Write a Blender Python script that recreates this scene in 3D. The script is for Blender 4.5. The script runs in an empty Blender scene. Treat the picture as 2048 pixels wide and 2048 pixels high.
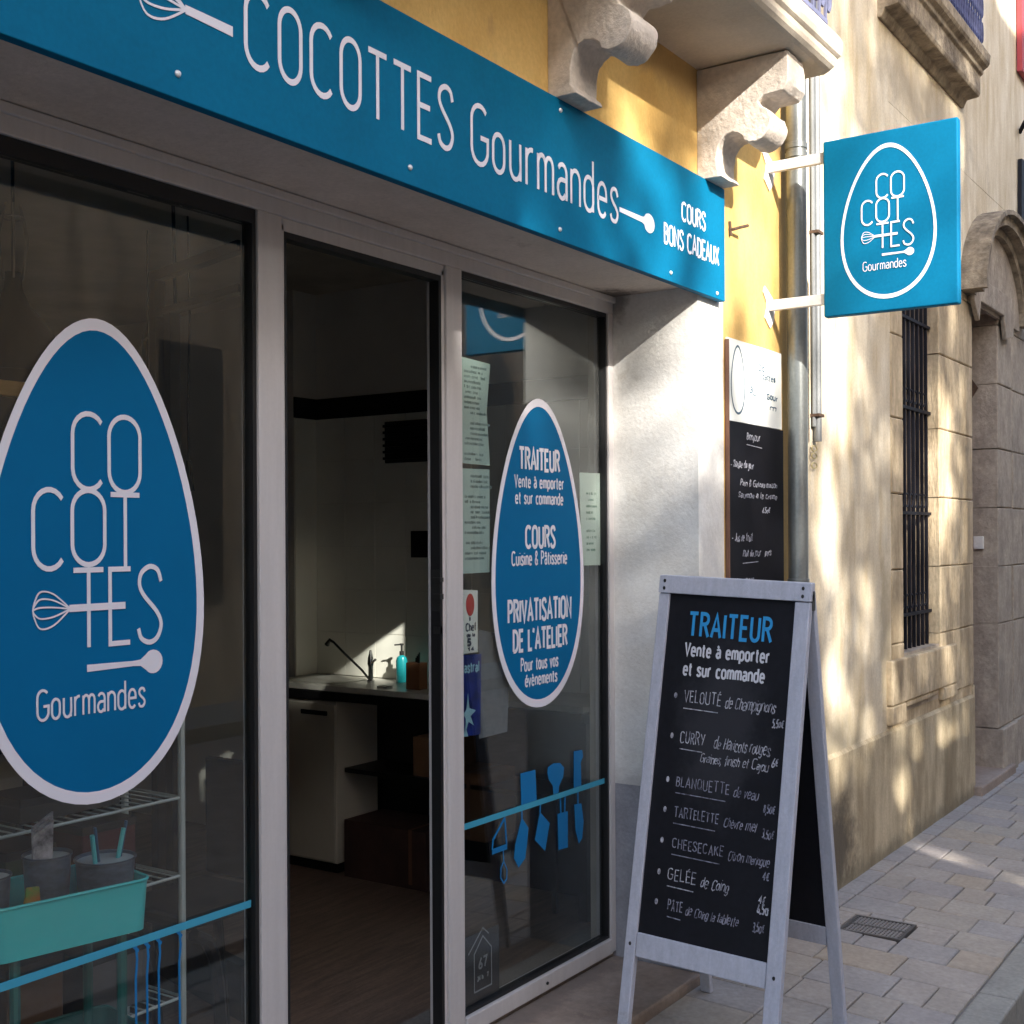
import bpy, math, random
from mathutils import Vector, Matrix

random.seed(7)
SC = bpy.context.scene
COL = SC.collection
PI = math.pi

# ------------------------------------------------------------------ camera
FPX = 2470.0
TH = math.atan(1676 / 2470.0)
ROLL = math.radians(0.3)
CAM_POS = Vector((0.0, -2.17, 1.51))
fw = Vector((math.cos(TH), math.sin(TH), 0))
rt = Vector((math.sin(TH), -math.cos(TH), 0))
up = Vector((0, 0, 1))
cr = rt * math.cos(ROLL) - up * math.sin(ROLL)
cu = up * math.cos(ROLL) + rt * math.sin(ROLL)
cam_data = bpy.data.cameras.new("camera")
cam_data.sensor_width = 36.0
cam_data.lens = 36.0 * FPX / 2048.0
cam_data.shift_y = 52.0 / 2048.0
cam_data.clip_start = 0.05
cam_data.clip_end = 500
cam = bpy.data.objects.new("camera", cam_data)
COL.objects.link(cam)
m = Matrix((cr, cu, -fw)).transposed().to_4x4()
m.translation = CAM_POS
cam.matrix_world = m
SC.camera = cam

# ------------------------------------------------------------------ light
SUN = Vector((0.575, 1.0, -0.60))          # the way the sunlight travels
SUN_STRENGTH = 3.3
SKY_STRENGTH = 0.15
EXPOSURE = 2.0
sun_data = bpy.data.lights.new("sun", "SUN")
sun_data.energy = SUN_STRENGTH
sun_data.angle = math.radians(0.55)
sun_data.color = (1.0, 0.94, 0.85)
sun = bpy.data.objects.new("sun", sun_data)
COL.objects.link(sun)
sun.rotation_euler = SUN.to_track_quat("-Z", "Y").to_euler()
sun.location = (-6, -10, 9)

world = bpy.data.worlds.new("World")
SC.world = world
world.use_nodes = True
wn = world.node_tree
wn.nodes.clear()
sky = wn.nodes.new("ShaderNodeTexSky")
sky.sky_type = "NISHITA"
sky.sun_disc = False
sky.sun_elevation = math.asin(0.60 / SUN.length)
sky.sun_rotation = math.atan2(-SUN.x, -SUN.y)
sky.dust_density = 2.0
bg = wn.nodes.new("ShaderNodeBackground")
bg.inputs["Strength"].default_value = SKY_STRENGTH
wo = wn.nodes.new("ShaderNodeOutputWorld")
wn.links.new(sky.outputs[0], bg.inputs[0])
wn.links.new(bg.outputs[0], wo.inputs[0])

SC.view_settings.view_transform = "Standard"
SC.view_settings.look = "None"
SC.view_settings.gamma = 1.0
SC.view_settings.use_curve_mapping = False
SC.view_settings.exposure = EXPOSURE
SC.cycles.use_denoising = True
SC.cycles.max_bounces = 8
SC.cycles.diffuse_bounces = 6
SC.cycles.transparent_max_bounces = 16
SC.cycles.sample_clamp_indirect = 6.0
SC.cycles.caustics_reflective = False
SC.cycles.caustics_refractive = False

# ------------------------------------------------------------------ materials
MATS = {}


def mat(name, col, rough=0.7, metal=0.0, var=0.0, vscale=6.0, bump=0.0, bscale=60.0, col2=None,
        stretch=(1, 1, 1), fine=0.0, fscale=90.0, spec=0.5, coat=0.0, spots=None):
    """one procedural material: a base colour, slow variation towards col2, fine grain and relief"""
    if name in MATS:
        return MATS[name]
    mt = bpy.data.materials.new(name)
    mt.use_nodes = True
    nt = mt.node_tree
    b = nt.nodes["Principled BSDF"]
    b.inputs["Roughness"].default_value = rough
    b.inputs["Metallic"].default_value = metal
    b.inputs["Specular IOR Level"].default_value = spec
    if coat:
        b.inputs["Coat Weight"].default_value = coat
        b.inputs["Coat Roughness"].default_value = 0.12
    c = (*col, 1)
    tc = nt.nodes.new("ShaderNodeTexCoord")
    mp = nt.nodes.new("ShaderNodeMapping")
    mp.inputs["Scale"].default_value = stretch
    nt.links.new(tc.outputs["Object"], mp.inputs[0])
    cur = None
    if var > 0:
        n = nt.nodes.new("ShaderNodeTexNoise")
        n.inputs["Scale"].default_value = vscale
        n.inputs["Detail"].default_value = 6
        n.inputs["Roughness"].default_value = 0.62
        nt.links.new(mp.outputs[0], n.inputs["Vector"])
        r = nt.nodes.new("ShaderNodeValToRGB")
        r.color_ramp.elements[0].position = 0.36
        r.color_ramp.elements[1].position = 0.66
        c2 = col2 if col2 else tuple(v * (1 - var) for v in col)
        r.color_ramp.elements[0].color = (*c2, 1)
        r.color_ramp.elements[1].color = c
        nt.links.new(n.outputs[0], r.inputs[0])
        cur = r.outputs[0]
    if fine > 0:
        n = nt.nodes.new("ShaderNodeTexNoise")
        n.inputs["Scale"].default_value = fscale
        n.inputs["Detail"].default_value = 4
        nt.links.new(tc.outputs["Object"], n.inputs["Vector"])
        mr = nt.nodes.new("ShaderNodeMapRange")
        mr.inputs[1].default_value = 0.3
        mr.inputs[2].default_value = 0.7
        mr.inputs[3].default_value = 1 - fine
        mr.inputs[4].default_value = 1 + fine
        nt.links.new(n.outputs[0], mr.inputs[0])
        mx = nt.nodes.new("ShaderNodeVectorMath")
        mx.operation = "SCALE"
        if cur:
            nt.links.new(cur, mx.inputs[0])
        else:
            mx.inputs[0].default_value = col
        nt.links.new(mr.outputs[0], mx.inputs["Scale"])
        cur = mx.outputs[0]
    if spots:
        # stains: colour, scale, threshold
        sc_, s_, th_ = spots
        n = nt.nodes.new("ShaderNodeTexNoise")
        n.inputs["Scale"].default_value = s_
        n.inputs["Detail"].default_value = 8
        n.inputs["Roughness"].default_value = 0.7
        mp2 = nt.nodes.new("ShaderNodeMapping")
        mp2.inputs["Scale"].default_value = (1, 1, 0.45)
        mp2.inputs["Location"].default_value = (3.1, 7.7, 1.3)
        nt.links.new(tc.outputs["Object"], mp2.inputs[0])
        nt.links.new(mp2.outputs[0], n.inputs["Vector"])
        mr = nt.nodes.new("ShaderNodeMapRange")
        mr.inputs[1].default_value = th_
        mr.inputs[2].default_value = th_ + 0.16
        nt.links.new(n.outputs[0], mr.inputs[0])
        mx = nt.nodes.new("ShaderNodeMix")
        mx.data_type = "RGBA"
        nt.links.new(mr.outputs[0], mx.inputs[0])
        if cur:
            nt.links.new(cur, mx.inputs[6])
        else:
            mx.inputs[6].default_value = c
        mx.inputs[7].default_value = (*sc_, 1)
        cur = mx.outputs[2]
    if cur:
        nt.links.new(cur, b.inputs["Base Color"])
    else:
        b.inputs["Base Color"].default_value = c
    if bump > 0:
        n = nt.nodes.new("ShaderNodeTexNoise")
        n.inputs["Scale"].default_value = bscale
        n.inputs["Detail"].default_value = 7
        n.inputs["Roughness"].default_value = 0.6
        nt.links.new(mp.outputs[0], n.inputs["Vector"])
        bp = nt.nodes.new("ShaderNodeBump")
        bp.inputs["Strength"].default_value = 1.0
        bp.inputs["Distance"].default_value = bump
        nt.links.new(n.outputs[0], bp.inputs["Height"])
        nt.links.new(bp.outputs[0], b.inputs["Normal"])
    MATS[name] = mt
    return mt


def stain(mt, c, r, col, amt=0.85, n_s=9.0):
    """a patch of dirt with its own place: ellipsoid c, r, ragged edge"""
    nt = mt.node_tree
    b = nt.nodes["Principled BSDF"]
    src = b.inputs["Base Color"].links[0].from_socket
    tc = nt.nodes.new("ShaderNodeTexCoord")
    mp = nt.nodes.new("ShaderNodeMapping")
    mp.vector_type = "POINT"
    mp.inputs["Location"].default_value = tuple(-c[i] / r[i] for i in range(3))
    mp.inputs["Scale"].default_value = tuple(1 / r[i] for i in range(3))
    nt.links.new(tc.outputs["Object"], mp.inputs[0])
    ln = nt.nodes.new("ShaderNodeVectorMath")
    ln.operation = "LENGTH"
    nt.links.new(mp.outputs[0], ln.inputs[0])
    n = nt.nodes.new("ShaderNodeTexNoise")
    n.inputs["Scale"].default_value = n_s
    n.inputs["Detail"].default_value = 8
    n.inputs["Roughness"].default_value = 0.7
    nt.links.new(tc.outputs["Object"], n.inputs["Vector"])
    ad = nt.nodes.new("ShaderNodeMath")
    ad.operation = "MULTIPLY_ADD"
    ad.inputs[1].default_value = 1.5
    nt.links.new(n.outputs[0], ad.inputs[0])
    nt.links.new(ln.outputs["Value"], ad.inputs[2])
    mr = nt.nodes.new("ShaderNodeMapRange")
    mr.interpolation_type = "SMOOTHSTEP"
    mr.inputs[1].default_value = 1.85
    mr.inputs[2].default_value = 1.05
    mr.inputs[4].default_value = amt
    nt.links.new(ad.outputs[0], mr.inputs[0])
    mx = nt.nodes.new("ShaderNodeMix")
    mx.data_type = "RGBA"
    nt.links.new(mr.outputs[0], mx.inputs[0])
    nt.links.new(src, mx.inputs[6])
    mx.inputs[7].default_value = (*col, 1)
    nt.links.new(mx.outputs[2], b.inputs["Base Color"])


def glass_mat(name, tint=(0.93, 0.955, 0.945), ior=1.52, boost=1.0):
    if name in MATS:
        return MATS[name]
    mt = bpy.data.materials.new(name)
    mt.use_nodes = True
    nt = mt.node_tree
    nt.nodes.clear()
    fr = nt.nodes.new("ShaderNodeFresnel")
    fr.inputs["IOR"].default_value = ior
    tr = nt.nodes.new("ShaderNodeBsdfTransparent")
    tr.inputs[0].default_value = (*tint, 1)
    gl = nt.nodes.new("ShaderNodeBsdfGlossy")
    gl.inputs["Roughness"].default_value = 0.01
    gl.inputs[0].default_value = (0.95, 0.97, 0.97, 1)
    mx = nt.nodes.new("ShaderNodeMixShader")
    out = nt.nodes.new("ShaderNodeOutputMaterial")
    mm = nt.nodes.new("ShaderNodeMath")
    mm.operation = "MULTIPLY"
    mm.inputs[1].default_value = boost
    ge = nt.nodes.new("ShaderNodeNewGeometry")
    mi = nt.nodes.new("ShaderNodeMapRange")
    mi.inputs[3].default_value = ior
    mi.inputs[4].default_value = 1.0 / ior
    nt.links.new(ge.outputs["Backfacing"], mi.inputs[0])
    nt.links.new(mi.outputs[0], fr.inputs["IOR"])
    nt.links.new(fr.outputs[0], mm.inputs[0])
    nt.links.new(mm.outputs[0], mx.inputs[0])
    nt.links.new(tr.outputs[0], mx.inputs[1])
    nt.links.new(gl.outputs[0], mx.inputs[2])
    nt.links.new(mx.outputs[0], out.inputs[0])
    MATS[name] = mt
    return mt


BLUE = mat("sign_blue", (0.0002, 0.140, 0.275), 0.65, var=0.16, vscale=2.6, fine=0.05, spec=0.12, bump=0.00015, bscale=300)
EGGBLUE = mat("decal_blue", (0.0002, 0.130, 0.31), 0.65, var=0.08, vscale=3, spec=0.12)
TEALBLUE = mat("decal_strip_blue", (0.05, 0.33, 0.48), 0.5, spec=0.4)
UTENBLUE = mat("decal_utensil_blue", (0.004, 0.16, 0.40), 0.5, spec=0.4)
WHITEV = mat("white_vinyl", (0.74, 0.72, 0.78), 0.45, spec=0.4)
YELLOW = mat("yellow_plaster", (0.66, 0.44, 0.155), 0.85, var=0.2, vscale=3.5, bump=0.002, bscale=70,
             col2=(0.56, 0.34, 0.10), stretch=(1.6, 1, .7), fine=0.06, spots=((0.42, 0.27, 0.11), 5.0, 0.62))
WHITEP = mat("white_render", (0.76, 0.755, 0.73), 0.85, var=0.28, vscale=5, bump=0.0022, bscale=55,
             col2=(0.66, 0.64, 0.60), fine=0.05, spots=((0.46, 0.42, 0.37), 6.0, 0.63))
GREYP = mat("grey_violet_render", (0.34, 0.34, 0.37), 0.85, var=0.25, vscale=7, bump=0.003, bscale=60, fine=0.07,
            spots=((0.20, 0.18, 0.17), 7.0, 0.60))
SOFFIT = mat("soffit_render", (0.70, 0.62, 0.56), 0.9, var=0.22, vscale=4, bump=0.003, bscale=45, col2=(0.60, 0.53, 0.47),
             fine=0.06, spots=((0.34, 0.27, 0.22), 5.0, 0.62))
ALU = mat("white_aluminium", (0.56, 0.53, 0.52), 0.45, var=0.08, vscale=5, stretch=(8, 8, .6), fine=0.02,
          spots=((0.40, 0.36, 0.32), 8.0, 0.68))
BLACKR = mat("black_rubber", (0.008, 0.008, 0.009), 0.5)
STUCCO = mat("rough_stucco", (0.68, 0.60, 0.52), 0.95, var=0.2, vscale=9, bump=0.0055, bscale=48, fine=0.10, fscale=60,
             spots=((0.34, 0.27, 0.21), 16.0, 0.64))
SLAB = mat("balcony_render", (0.60, 0.52, 0.42), 0.9, var=0.2, vscale=3, bump=0.003, bscale=40, fine=0.05,
           spots=((0.46, 0.38, 0.28), 4.0, 0.62))
STONE = mat("limestone", (0.63, 0.51, 0.34), 0.92, var=0.3, vscale=5, stretch=(2.6, 2.6, 0.7), bump=0.007, bscale=22,
            col2=(0.38, 0.29, 0.18), fine=0.10, fscale=45, spots=((0.20, 0.15, 0.10), 3.2, 0.61))
STONE2 = mat("grey_limestone", (0.45, 0.38, 0.30), 0.92, var=0.3, vscale=6, stretch=(1.6, 1.6, 1), bump=0.009, bscale=26,
             col2=(0.30, 0.25, 0.20), fine=0.12, fscale=40, spots=((0.15, 0.12, 0.10), 5.0, 0.60))
DARKSTONE = mat("weathered_dark_stone", (0.40, 0.33, 0.24), 0.95, var=0.5, vscale=8, bump=0.012, bscale=30,
                col2=(0.14, 0.11, 0.08), fine=0.15, fscale=40)
CREAM = mat("cream_render", (0.77, 0.69, 0.55), 0.9, var=0.2, vscale=3, stretch=(2.2, 1, 0.6), bump=0.004, bscale=35,
            col2=(0.56, 0.45, 0.29), fine=0.09, spots=((0.34, 0.26, 0.16), 2.6, 0.60))
PLINTH = mat("stained_plinth_render", (0.58, 0.48, 0.32), 0.92, var=0.35, vscale=3.5, stretch=(2.4, 1, 0.7), bump=0.006,
             bscale=30, col2=(0.33, 0.26, 0.16), fine=0.09, spots=((0.12, 0.095, 0.07), 1.9, 0.58))
ZINC = mat("zinc", (0.27, 0.29, 0.285), 0.38, metal=0.5, var=0.3, vscale=10, stretch=(1, 1, .25), fine=0.08,
           bump=0.0008, bscale=50, spots=((0.27, 0.28, 0.27), 14.0, 0.60))
PIPEW = mat("pale_painted_pipe", (0.22, 0.23, 0.235), 0.5, metal=0.2, var=0.2, vscale=10, fine=0.05)
IRON = mat("black_iron", (0.009, 0.009, 0.016), 0.7, metal=0.3, var=0.3, vscale=30, bump=0.001, bscale=80)
BLUEIRON = mat("blue_iron", (0.055, 0.065, 0.17), 0.6, metal=0.1, var=0.3, vscale=30)
WHITEIRON = mat("white_painted_steel", (0.68, 0.67, 0.66), 0.45, var=0.1, vscale=20, fine=0.05,
                spots=((0.30, 0.22, 0.16), 30.0, 0.68))
RUST = mat("rusty_iron", (0.09, 0.05, 0.03), 0.8, var=0.4, vscale=60)
BOARD = mat("blackboard_black", (0.006, 0.006, 0.010), 0.62, fine=0.2, fscale=50, var=0.3, vscale=8, spec=0.25)
CHALK = mat("chalk_white", (0.62, 0.62, 0.66), 0.9)
CHALKH = mat("hand_chalk", (0.60, 0.60, 0.66), 0.9, var=.8, vscale=70, col2=(.14, .14, .17))
CHALKF = mat("faint_chalk", (0.36, 0.36, 0.44), 0.9, var=.8, vscale=60, col2=(.07, .07, .10))
CHALKB = mat("board_blue", (0.02, 0.28, 0.60), 0.7)
GWOOD = mat("grey_painted_wood", (0.47, 0.48, 0.55), 0.6, var=0.14, vscale=9, stretch=(6, 6, .5), bump=0.0012, bscale=45,
            fine=0.05, fscale=120, spots=((0.30, 0.26, 0.24), 18.0, 0.66))
BROWNW = mat("brown_wood", (0.16, 0.075, 0.045), 0.6, var=0.3, vscale=12, stretch=(4, 4, .6))
PAPER = mat("white_paper", (0.74, 0.76, 0.72), 0.8)
PAPERT = mat("pale_green_paper", (0.40, 0.52, 0.49), 0.8, var=0.06, vscale=14)
PAPERL = mat("bright_paper", (0.62, 0.72, 0.64), 0.8)
PAPERG = mat("grey_paper", (0.14, 0.15, 0.165), 0.8, fine=0.12, fscale=40)
INKG = mat("grey_ink", (0.20, 0.28, 0.28), 0.8)
INKB = mat("dark_ink", (0.02, 0.03, 0.06), 0.7)
RED = mat("red_print", (0.50, 0.03, 0.02), 0.6)
DEEPBLUE = mat("deep_blue_print", (0.012, 0.03, 0.24), 0.5, var=0.6, vscale=22)
LIGHTBLUE = mat("light_blue_print", (0.30, 0.52, 0.62), 0.6)
STICKER = mat("dark_sticker", (0.02, 0.026, 0.038), 0.5)
GLASS = glass_mat("window_glass", boost=1.3)
TURQ = mat("turquoise_paint", (0.06, 0.62, 0.66), 0.4, var=0.06, vscale=8, spec=0.5)
TURQD = mat("dark_turquoise_paint", (0.018, 0.13, 0.12), 0.45)
GALV = mat("galvanised_steel", (0.20, 0.23, 0.32), 0.35, metal=0.45, var=0.35, vscale=14, stretch=(1, 1, 3), fine=0.1)
GALVIN = mat("bucket_inside", (0.75, 0.80, 0.85), 0.5, metal=0.2, var=0.1)
CHROME = mat("chrome", (0.55, 0.55, 0.55), 0.18, metal=1.0)
TEALB = mat("teal_bottle", (0.02, 0.40, 0.45), 0.3, coat=0.5)
FLOORW = mat("dark_wood_floor", (0.21, 0.15, 0.115), 0.5, var=0.4, vscale=5, stretch=(1, 9, 1), col2=(0.12, 0.085, 0.07),
             fine=0.12, bump=0.001, bscale=30)
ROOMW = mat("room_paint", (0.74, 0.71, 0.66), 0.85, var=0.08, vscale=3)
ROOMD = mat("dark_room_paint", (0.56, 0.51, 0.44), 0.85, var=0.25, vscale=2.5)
TILE = mat("white_wall_tile", (0.86, 0.84, 0.76), 0.3, var=0.05, vscale=4, spec=0.5)
CABW = mat("white_laminate", (0.56, 0.52, 0.45), 0.45, var=0.06)
CABIN = mat("cabinet_side", (0.66, 0.61, 0.54), 0.5)
WORKTOP = mat("worktop", (0.70, 0.68, 0.62), 0.4, var=0.15, vscale=14)
BLACKT = mat("black_trim", (0.010, 0.010, 0.011), 0.45)
CARDB = mat("cardboard", (0.20, 0.10, 0.05), 0.85, var=0.2, vscale=10)
ORANGEW = mat("orange_pine", (0.50, 0.27, 0.08), 0.55, var=0.15, vscale=12, stretch=(.5, 4, 4))
STEP = mat("doorstep_stone", (0.34, 0.27, 0.22), 0.85, var=0.3, vscale=6, bump=0.003, bscale=35, fine=0.10, fscale=50,
           col2=(0.25, 0.19, 0.15), spots=((0.13, 0.10, 0.09), 7.0, 0.62))
KERB = mat("kerb_stone", (0.31, 0.30, 0.27), 0.85, var=0.2, vscale=7, bump=0.003, bscale=40, fine=0.12, fscale=60)
ASPH = mat("street_surface", (0.34, 0.30, 0.26), 0.9, var=0.3, vscale=9, bump=0.004, bscale=90, fine=0.3, fscale=130)
JOINT = mat("joint_mortar", (0.19, 0.17, 0.15), 0.95, fine=0.15)
LEAF = mat("plane_leaf", (0.06, 0.11, 0.02), 0.6, var=0.3, vscale=3)
BARK = mat("plane_bark", (0.22, 0.19, 0.13), 0.9, var=0.4, vscale=6, bump=0.01, bscale=14)
OPPW = mat("opposite_render", (0.56, 0.48, 0.38), 0.9, var=0.45, vscale=1.0, stretch=(2.2, 1, .5), bump=0.006, bscale=14,
           fine=0.08, spots=((0.20, 0.16, 0.12), 1.6, 0.58))
OPPG = mat("dark_window", (0.09, 0.09, 0.09), 0.5)
REDSH = mat("red_shutter", (0.42, 0.05, 0.06), 0.6, var=0.2, vscale=9)
DOORRED = mat("dark_red_door", (0.10, 0.012, 0.016), 0.5)
PAVES = [mat("paving_%d" % i, c_, 0.85, var=0.16, vscale=6, bump=0.0028, bscale=42, fine=0.11, fscale=55,
             spots=(tuple(v * 0.62 for v in c_), 9.0, 0.63))
         for i, c_ in enumerate([(0.38, 0.335, 0.295), (0.35, 0.32, 0.30), (0.385, 0.33, 0.275), (0.40, 0.335, 0.265),
                                 (0.365, 0.32, 0.275), (0.385, 0.34, 0.29), (0.34, 0.305, 0.285)])]


stain(PLINTH, (5.12, -.35, .20), (.30, 1, .26), (0.07, 0.055, 0.04))
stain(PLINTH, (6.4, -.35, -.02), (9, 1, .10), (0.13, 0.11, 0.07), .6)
stain(PLINTH, (6.95, -.35, .20), (.22, 1, .5), (0.20, 0.15, 0.08), .6)
stain(STONE, (5.98, -.35, .95), (.10, 1, .45), (0.22, 0.16, 0.09), .6)
stain(STONE, (7.35, -.35, 1.2), (.10, 1, 1.4), (0.25, 0.18, 0.10), .55)
stain(CREAM, (5.85, -.35, 1.0), (.12, 1, .6), (0.33, 0.26, 0.15), .6)
stain(CREAM, (5.0, -.35, .62), (.8, 1, .22), (0.42, 0.35, 0.22), .6)
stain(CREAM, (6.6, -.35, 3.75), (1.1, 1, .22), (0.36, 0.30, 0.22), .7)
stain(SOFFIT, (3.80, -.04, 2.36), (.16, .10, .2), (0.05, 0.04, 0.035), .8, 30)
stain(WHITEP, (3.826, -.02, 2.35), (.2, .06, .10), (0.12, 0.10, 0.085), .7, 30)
stain(WHITEP, (3.826, -.17, .62), (.3, .4, .10), (0.36, 0.33, 0.31), .6, 14)
stain(STEP, (2.6, -.03, .03), (3.0, .09, .2), (0.12, 0.10, 0.09), .6, 14)
stain(GWOOD, (3.16, -.6, .0), (.6, .8, .12), (0.22, 0.20, 0.18), .7, 30)
stain(BOARD, (3.3, -.62, .95), (1, .16, .30), (0.030, 0.030, 0.036), .8, 12)
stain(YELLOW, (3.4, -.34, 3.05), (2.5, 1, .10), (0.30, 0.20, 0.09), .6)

# ------------------------------------------------------------------ mesh helpers
class MB:
    def __init__(s):
        s.v = []
        s.f = []

    def add(s, vs, fs):
        o = len(s.v)
        s.v += [tuple(p) for p in vs]
        s.f += [tuple(i + o for i in f) for f in fs]
        return s

    def box(s, x0, x1, y0, y1, z0, z1):
        vs = [(x, y, z) for z in (z0, z1) for y in (y0, y1) for x in (x0, x1)]
        return s.add(vs, [(0, 2, 3, 1), (4, 5, 7, 6), (0, 1, 5, 4), (2, 6, 7, 3), (0, 4, 6, 2), (1, 3, 7, 5)])

    def prism(s, pts, ax, a0, a1):
        """polygon pts given in the two other axes, extruded along axis ax"""
        n = len(pts)

        def mk(p, a):
            if ax == "x":
                return (a, p[0], p[1])
            if ax == "y":
                return (p[0], a, p[1])
            return (p[0], p[1], a)
        vs = [mk(p, a0) for p in pts] + [mk(p, a1) for p in pts]
        fs = [tuple(range(n)), tuple(range(2 * n - 1, n - 1, -1))]
        fs += [(i, n + i, n + (i + 1) % n, (i + 1) % n) for i in range(n)]
        return s.add(vs, fs)

    def lathe(s, prof, c=(0, 0, 0), n=24, sx=1.0):
        vs = []
        for r, z in prof:
            for i in range(n):
                a = 2 * PI * i / n
                vs.append((c[0] + r * math.cos(a) * sx, c[1] + r * math.sin(a), c[2] + z))
        fs = []
        for j in range(len(prof) - 1):
            for i in range(n):
                fs.append((j * n + i, j * n + (i + 1) % n, (j + 1) * n + (i + 1) % n, (j + 1) * n + i))
        if prof[0][0] > 1e-5:
            fs.append(tuple(range(n - 1, -1, -1)))
        if prof[-1][0] > 1e-5:
            fs.append(tuple((len(prof) - 1) * n + i for i in range(n)))
        return s.add(vs, fs)

    def tube(s, path, r, n=8, closed=False):
        P = [Vector(p) for p in path]
        rs = r if isinstance(r, (list, tuple)) else [r] * len(P)
        vs = []
        ref = None
        N = len(P)
        for i, p in enumerate(P):
            if closed:
                d = P[(i + 1) % N] - P[(i - 1) % N]
            else:
                d = P[min(i + 1, N - 1)] - P[max(i - 1, 0)]
            d.normalize()
            if ref is None:
                ref = Vector((0, 0, 1)) if abs(d.z) < 0.9 else Vector((1, 0, 0))
            a = d.cross(ref)
            if a.length < 1e-4:
                a = d.orthogonal()
            a.normalize()
            b = d.cross(a).normalized()
            ref = a.cross(d).normalized()
            for k in range(n):
                t = 2 * PI * k / n
                vs.append(p + a * (rs[i] * math.cos(t)) + b * (rs[i] * math.sin(t)))
        fs = []
        for i in range(N if closed else N - 1):
            j = (i + 1) % N
            for k in range(n):
                fs.append((i * n + k, i * n + (k + 1) % n, j * n + (k + 1) % n, j * n + k))
        if not closed:
            fs.append(tuple(range(n - 1, -1, -1)))
            fs.append(tuple((N - 1) * n + k for k in range(n)))
        return s.add(vs, fs)

    def build(s, name, mt, parent=None, smooth=False, bevel=0.0, seg=2):
        me = bpy.data.meshes.new(name)
        me.from_pydata(s.v, [], s.f)
        me.validate()
        import bmesh
        bm = bmesh.new()
        bm.from_mesh(me)
        bmesh.ops.recalc_face_normals(bm, faces=bm.faces)
        bm.to_mesh(me)
        bm.free()
        me.materials.append(mt)
        if smooth:
            me.polygons.foreach_set("use_smooth", [True] * len(me.polygons))
            try:
                me.set_sharp_from_angle(angle=math.radians(35))
            except Exception:
                pass
        o = bpy.data.objects.new(name, me)
        COL.objects.link(o)
        if parent is not None:
            hang(o, parent)
        if bevel > 0:
            bv = o.modifiers.new("bevel", "BEVEL")
            bv.width = bevel
            bv.segments = seg
            bv.limit_method = "ANGLE"
            bv.angle_limit = math.radians(40)
        return o


WORLDM = {}


def hang(o, parent):
    o.parent = parent
    pm = WORLDM.get(parent.name, Matrix())
    o.matrix_parent_inverse = pm.inverted()
    WORLDM[o.name] = Matrix()


def tag(o, label, cat, group=None):
    o["label"] = label
    o["category"] = cat
    if group:
        o["group"] = group
    return o


def thing(name, label, cat, loc=(0, 0, 0), group=None):
    o = bpy.data.objects.new(name, None)
    COL.objects.link(o)
    o.location = loc
    o.empty_display_size = 0.1
    WORLDM[o.name] = Matrix.Translation(Vector(loc))
    return tag(o, label, cat, group)


def struct(name, mb, mt, **k):
    o = mb.build(name, mt, **k)
    o["kind"] = "structure"
    return o


def copy_tree(o, loc, label=None, group=None):
    """copy a thing built around its own origin, with its parts and sub-parts"""
    r = o.copy()
    COL.objects.link(r)
    r.location = loc
    if label:
        r["label"] = label
    if group:
        r["group"] = group
    for ch in list(o.children):
        c = ch.copy()
        COL.objects.link(c)
        c.parent = r
        for g in ch.children:
            d = g.copy()
            COL.objects.link(d)
            d.parent = c
    return r


# ------------------------------------------------------------------ lettering with a round pen
def arc(cx, cy, rx, ry, a0, a1, n=9):
    return [(cx + rx * math.cos(math.radians(a0 + (a1 - a0) * i / n)), cy + ry * math.sin(math.radians(a0 + (a1 - a0) * i / n)))
            for i in range(n + 1)]


def cat(P, n=5):
    """smooth curve through the points"""
    out = []
    Q = [P[0]] + list(P) + [P[-1]]
    for i in range(1, len(Q) - 2):
        p0, p1, p2, p3 = Q[i - 1], Q[i], Q[i + 1], Q[i + 2]
        for k in range(n):
            t = k / n
            out.append(tuple(0.5 * (2 * p1[j] + (p2[j] - p0[j]) * t + (2 * p0[j] - 5 * p1[j] + 4 * p2[j] - p3[j]) * t * t +
                                    (3 * p1[j] - p0[j] - 3 * p2[j] + p3[j]) * t ** 3) for j in (0, 1)))
    out.append(P[-1])
    return out


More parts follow.
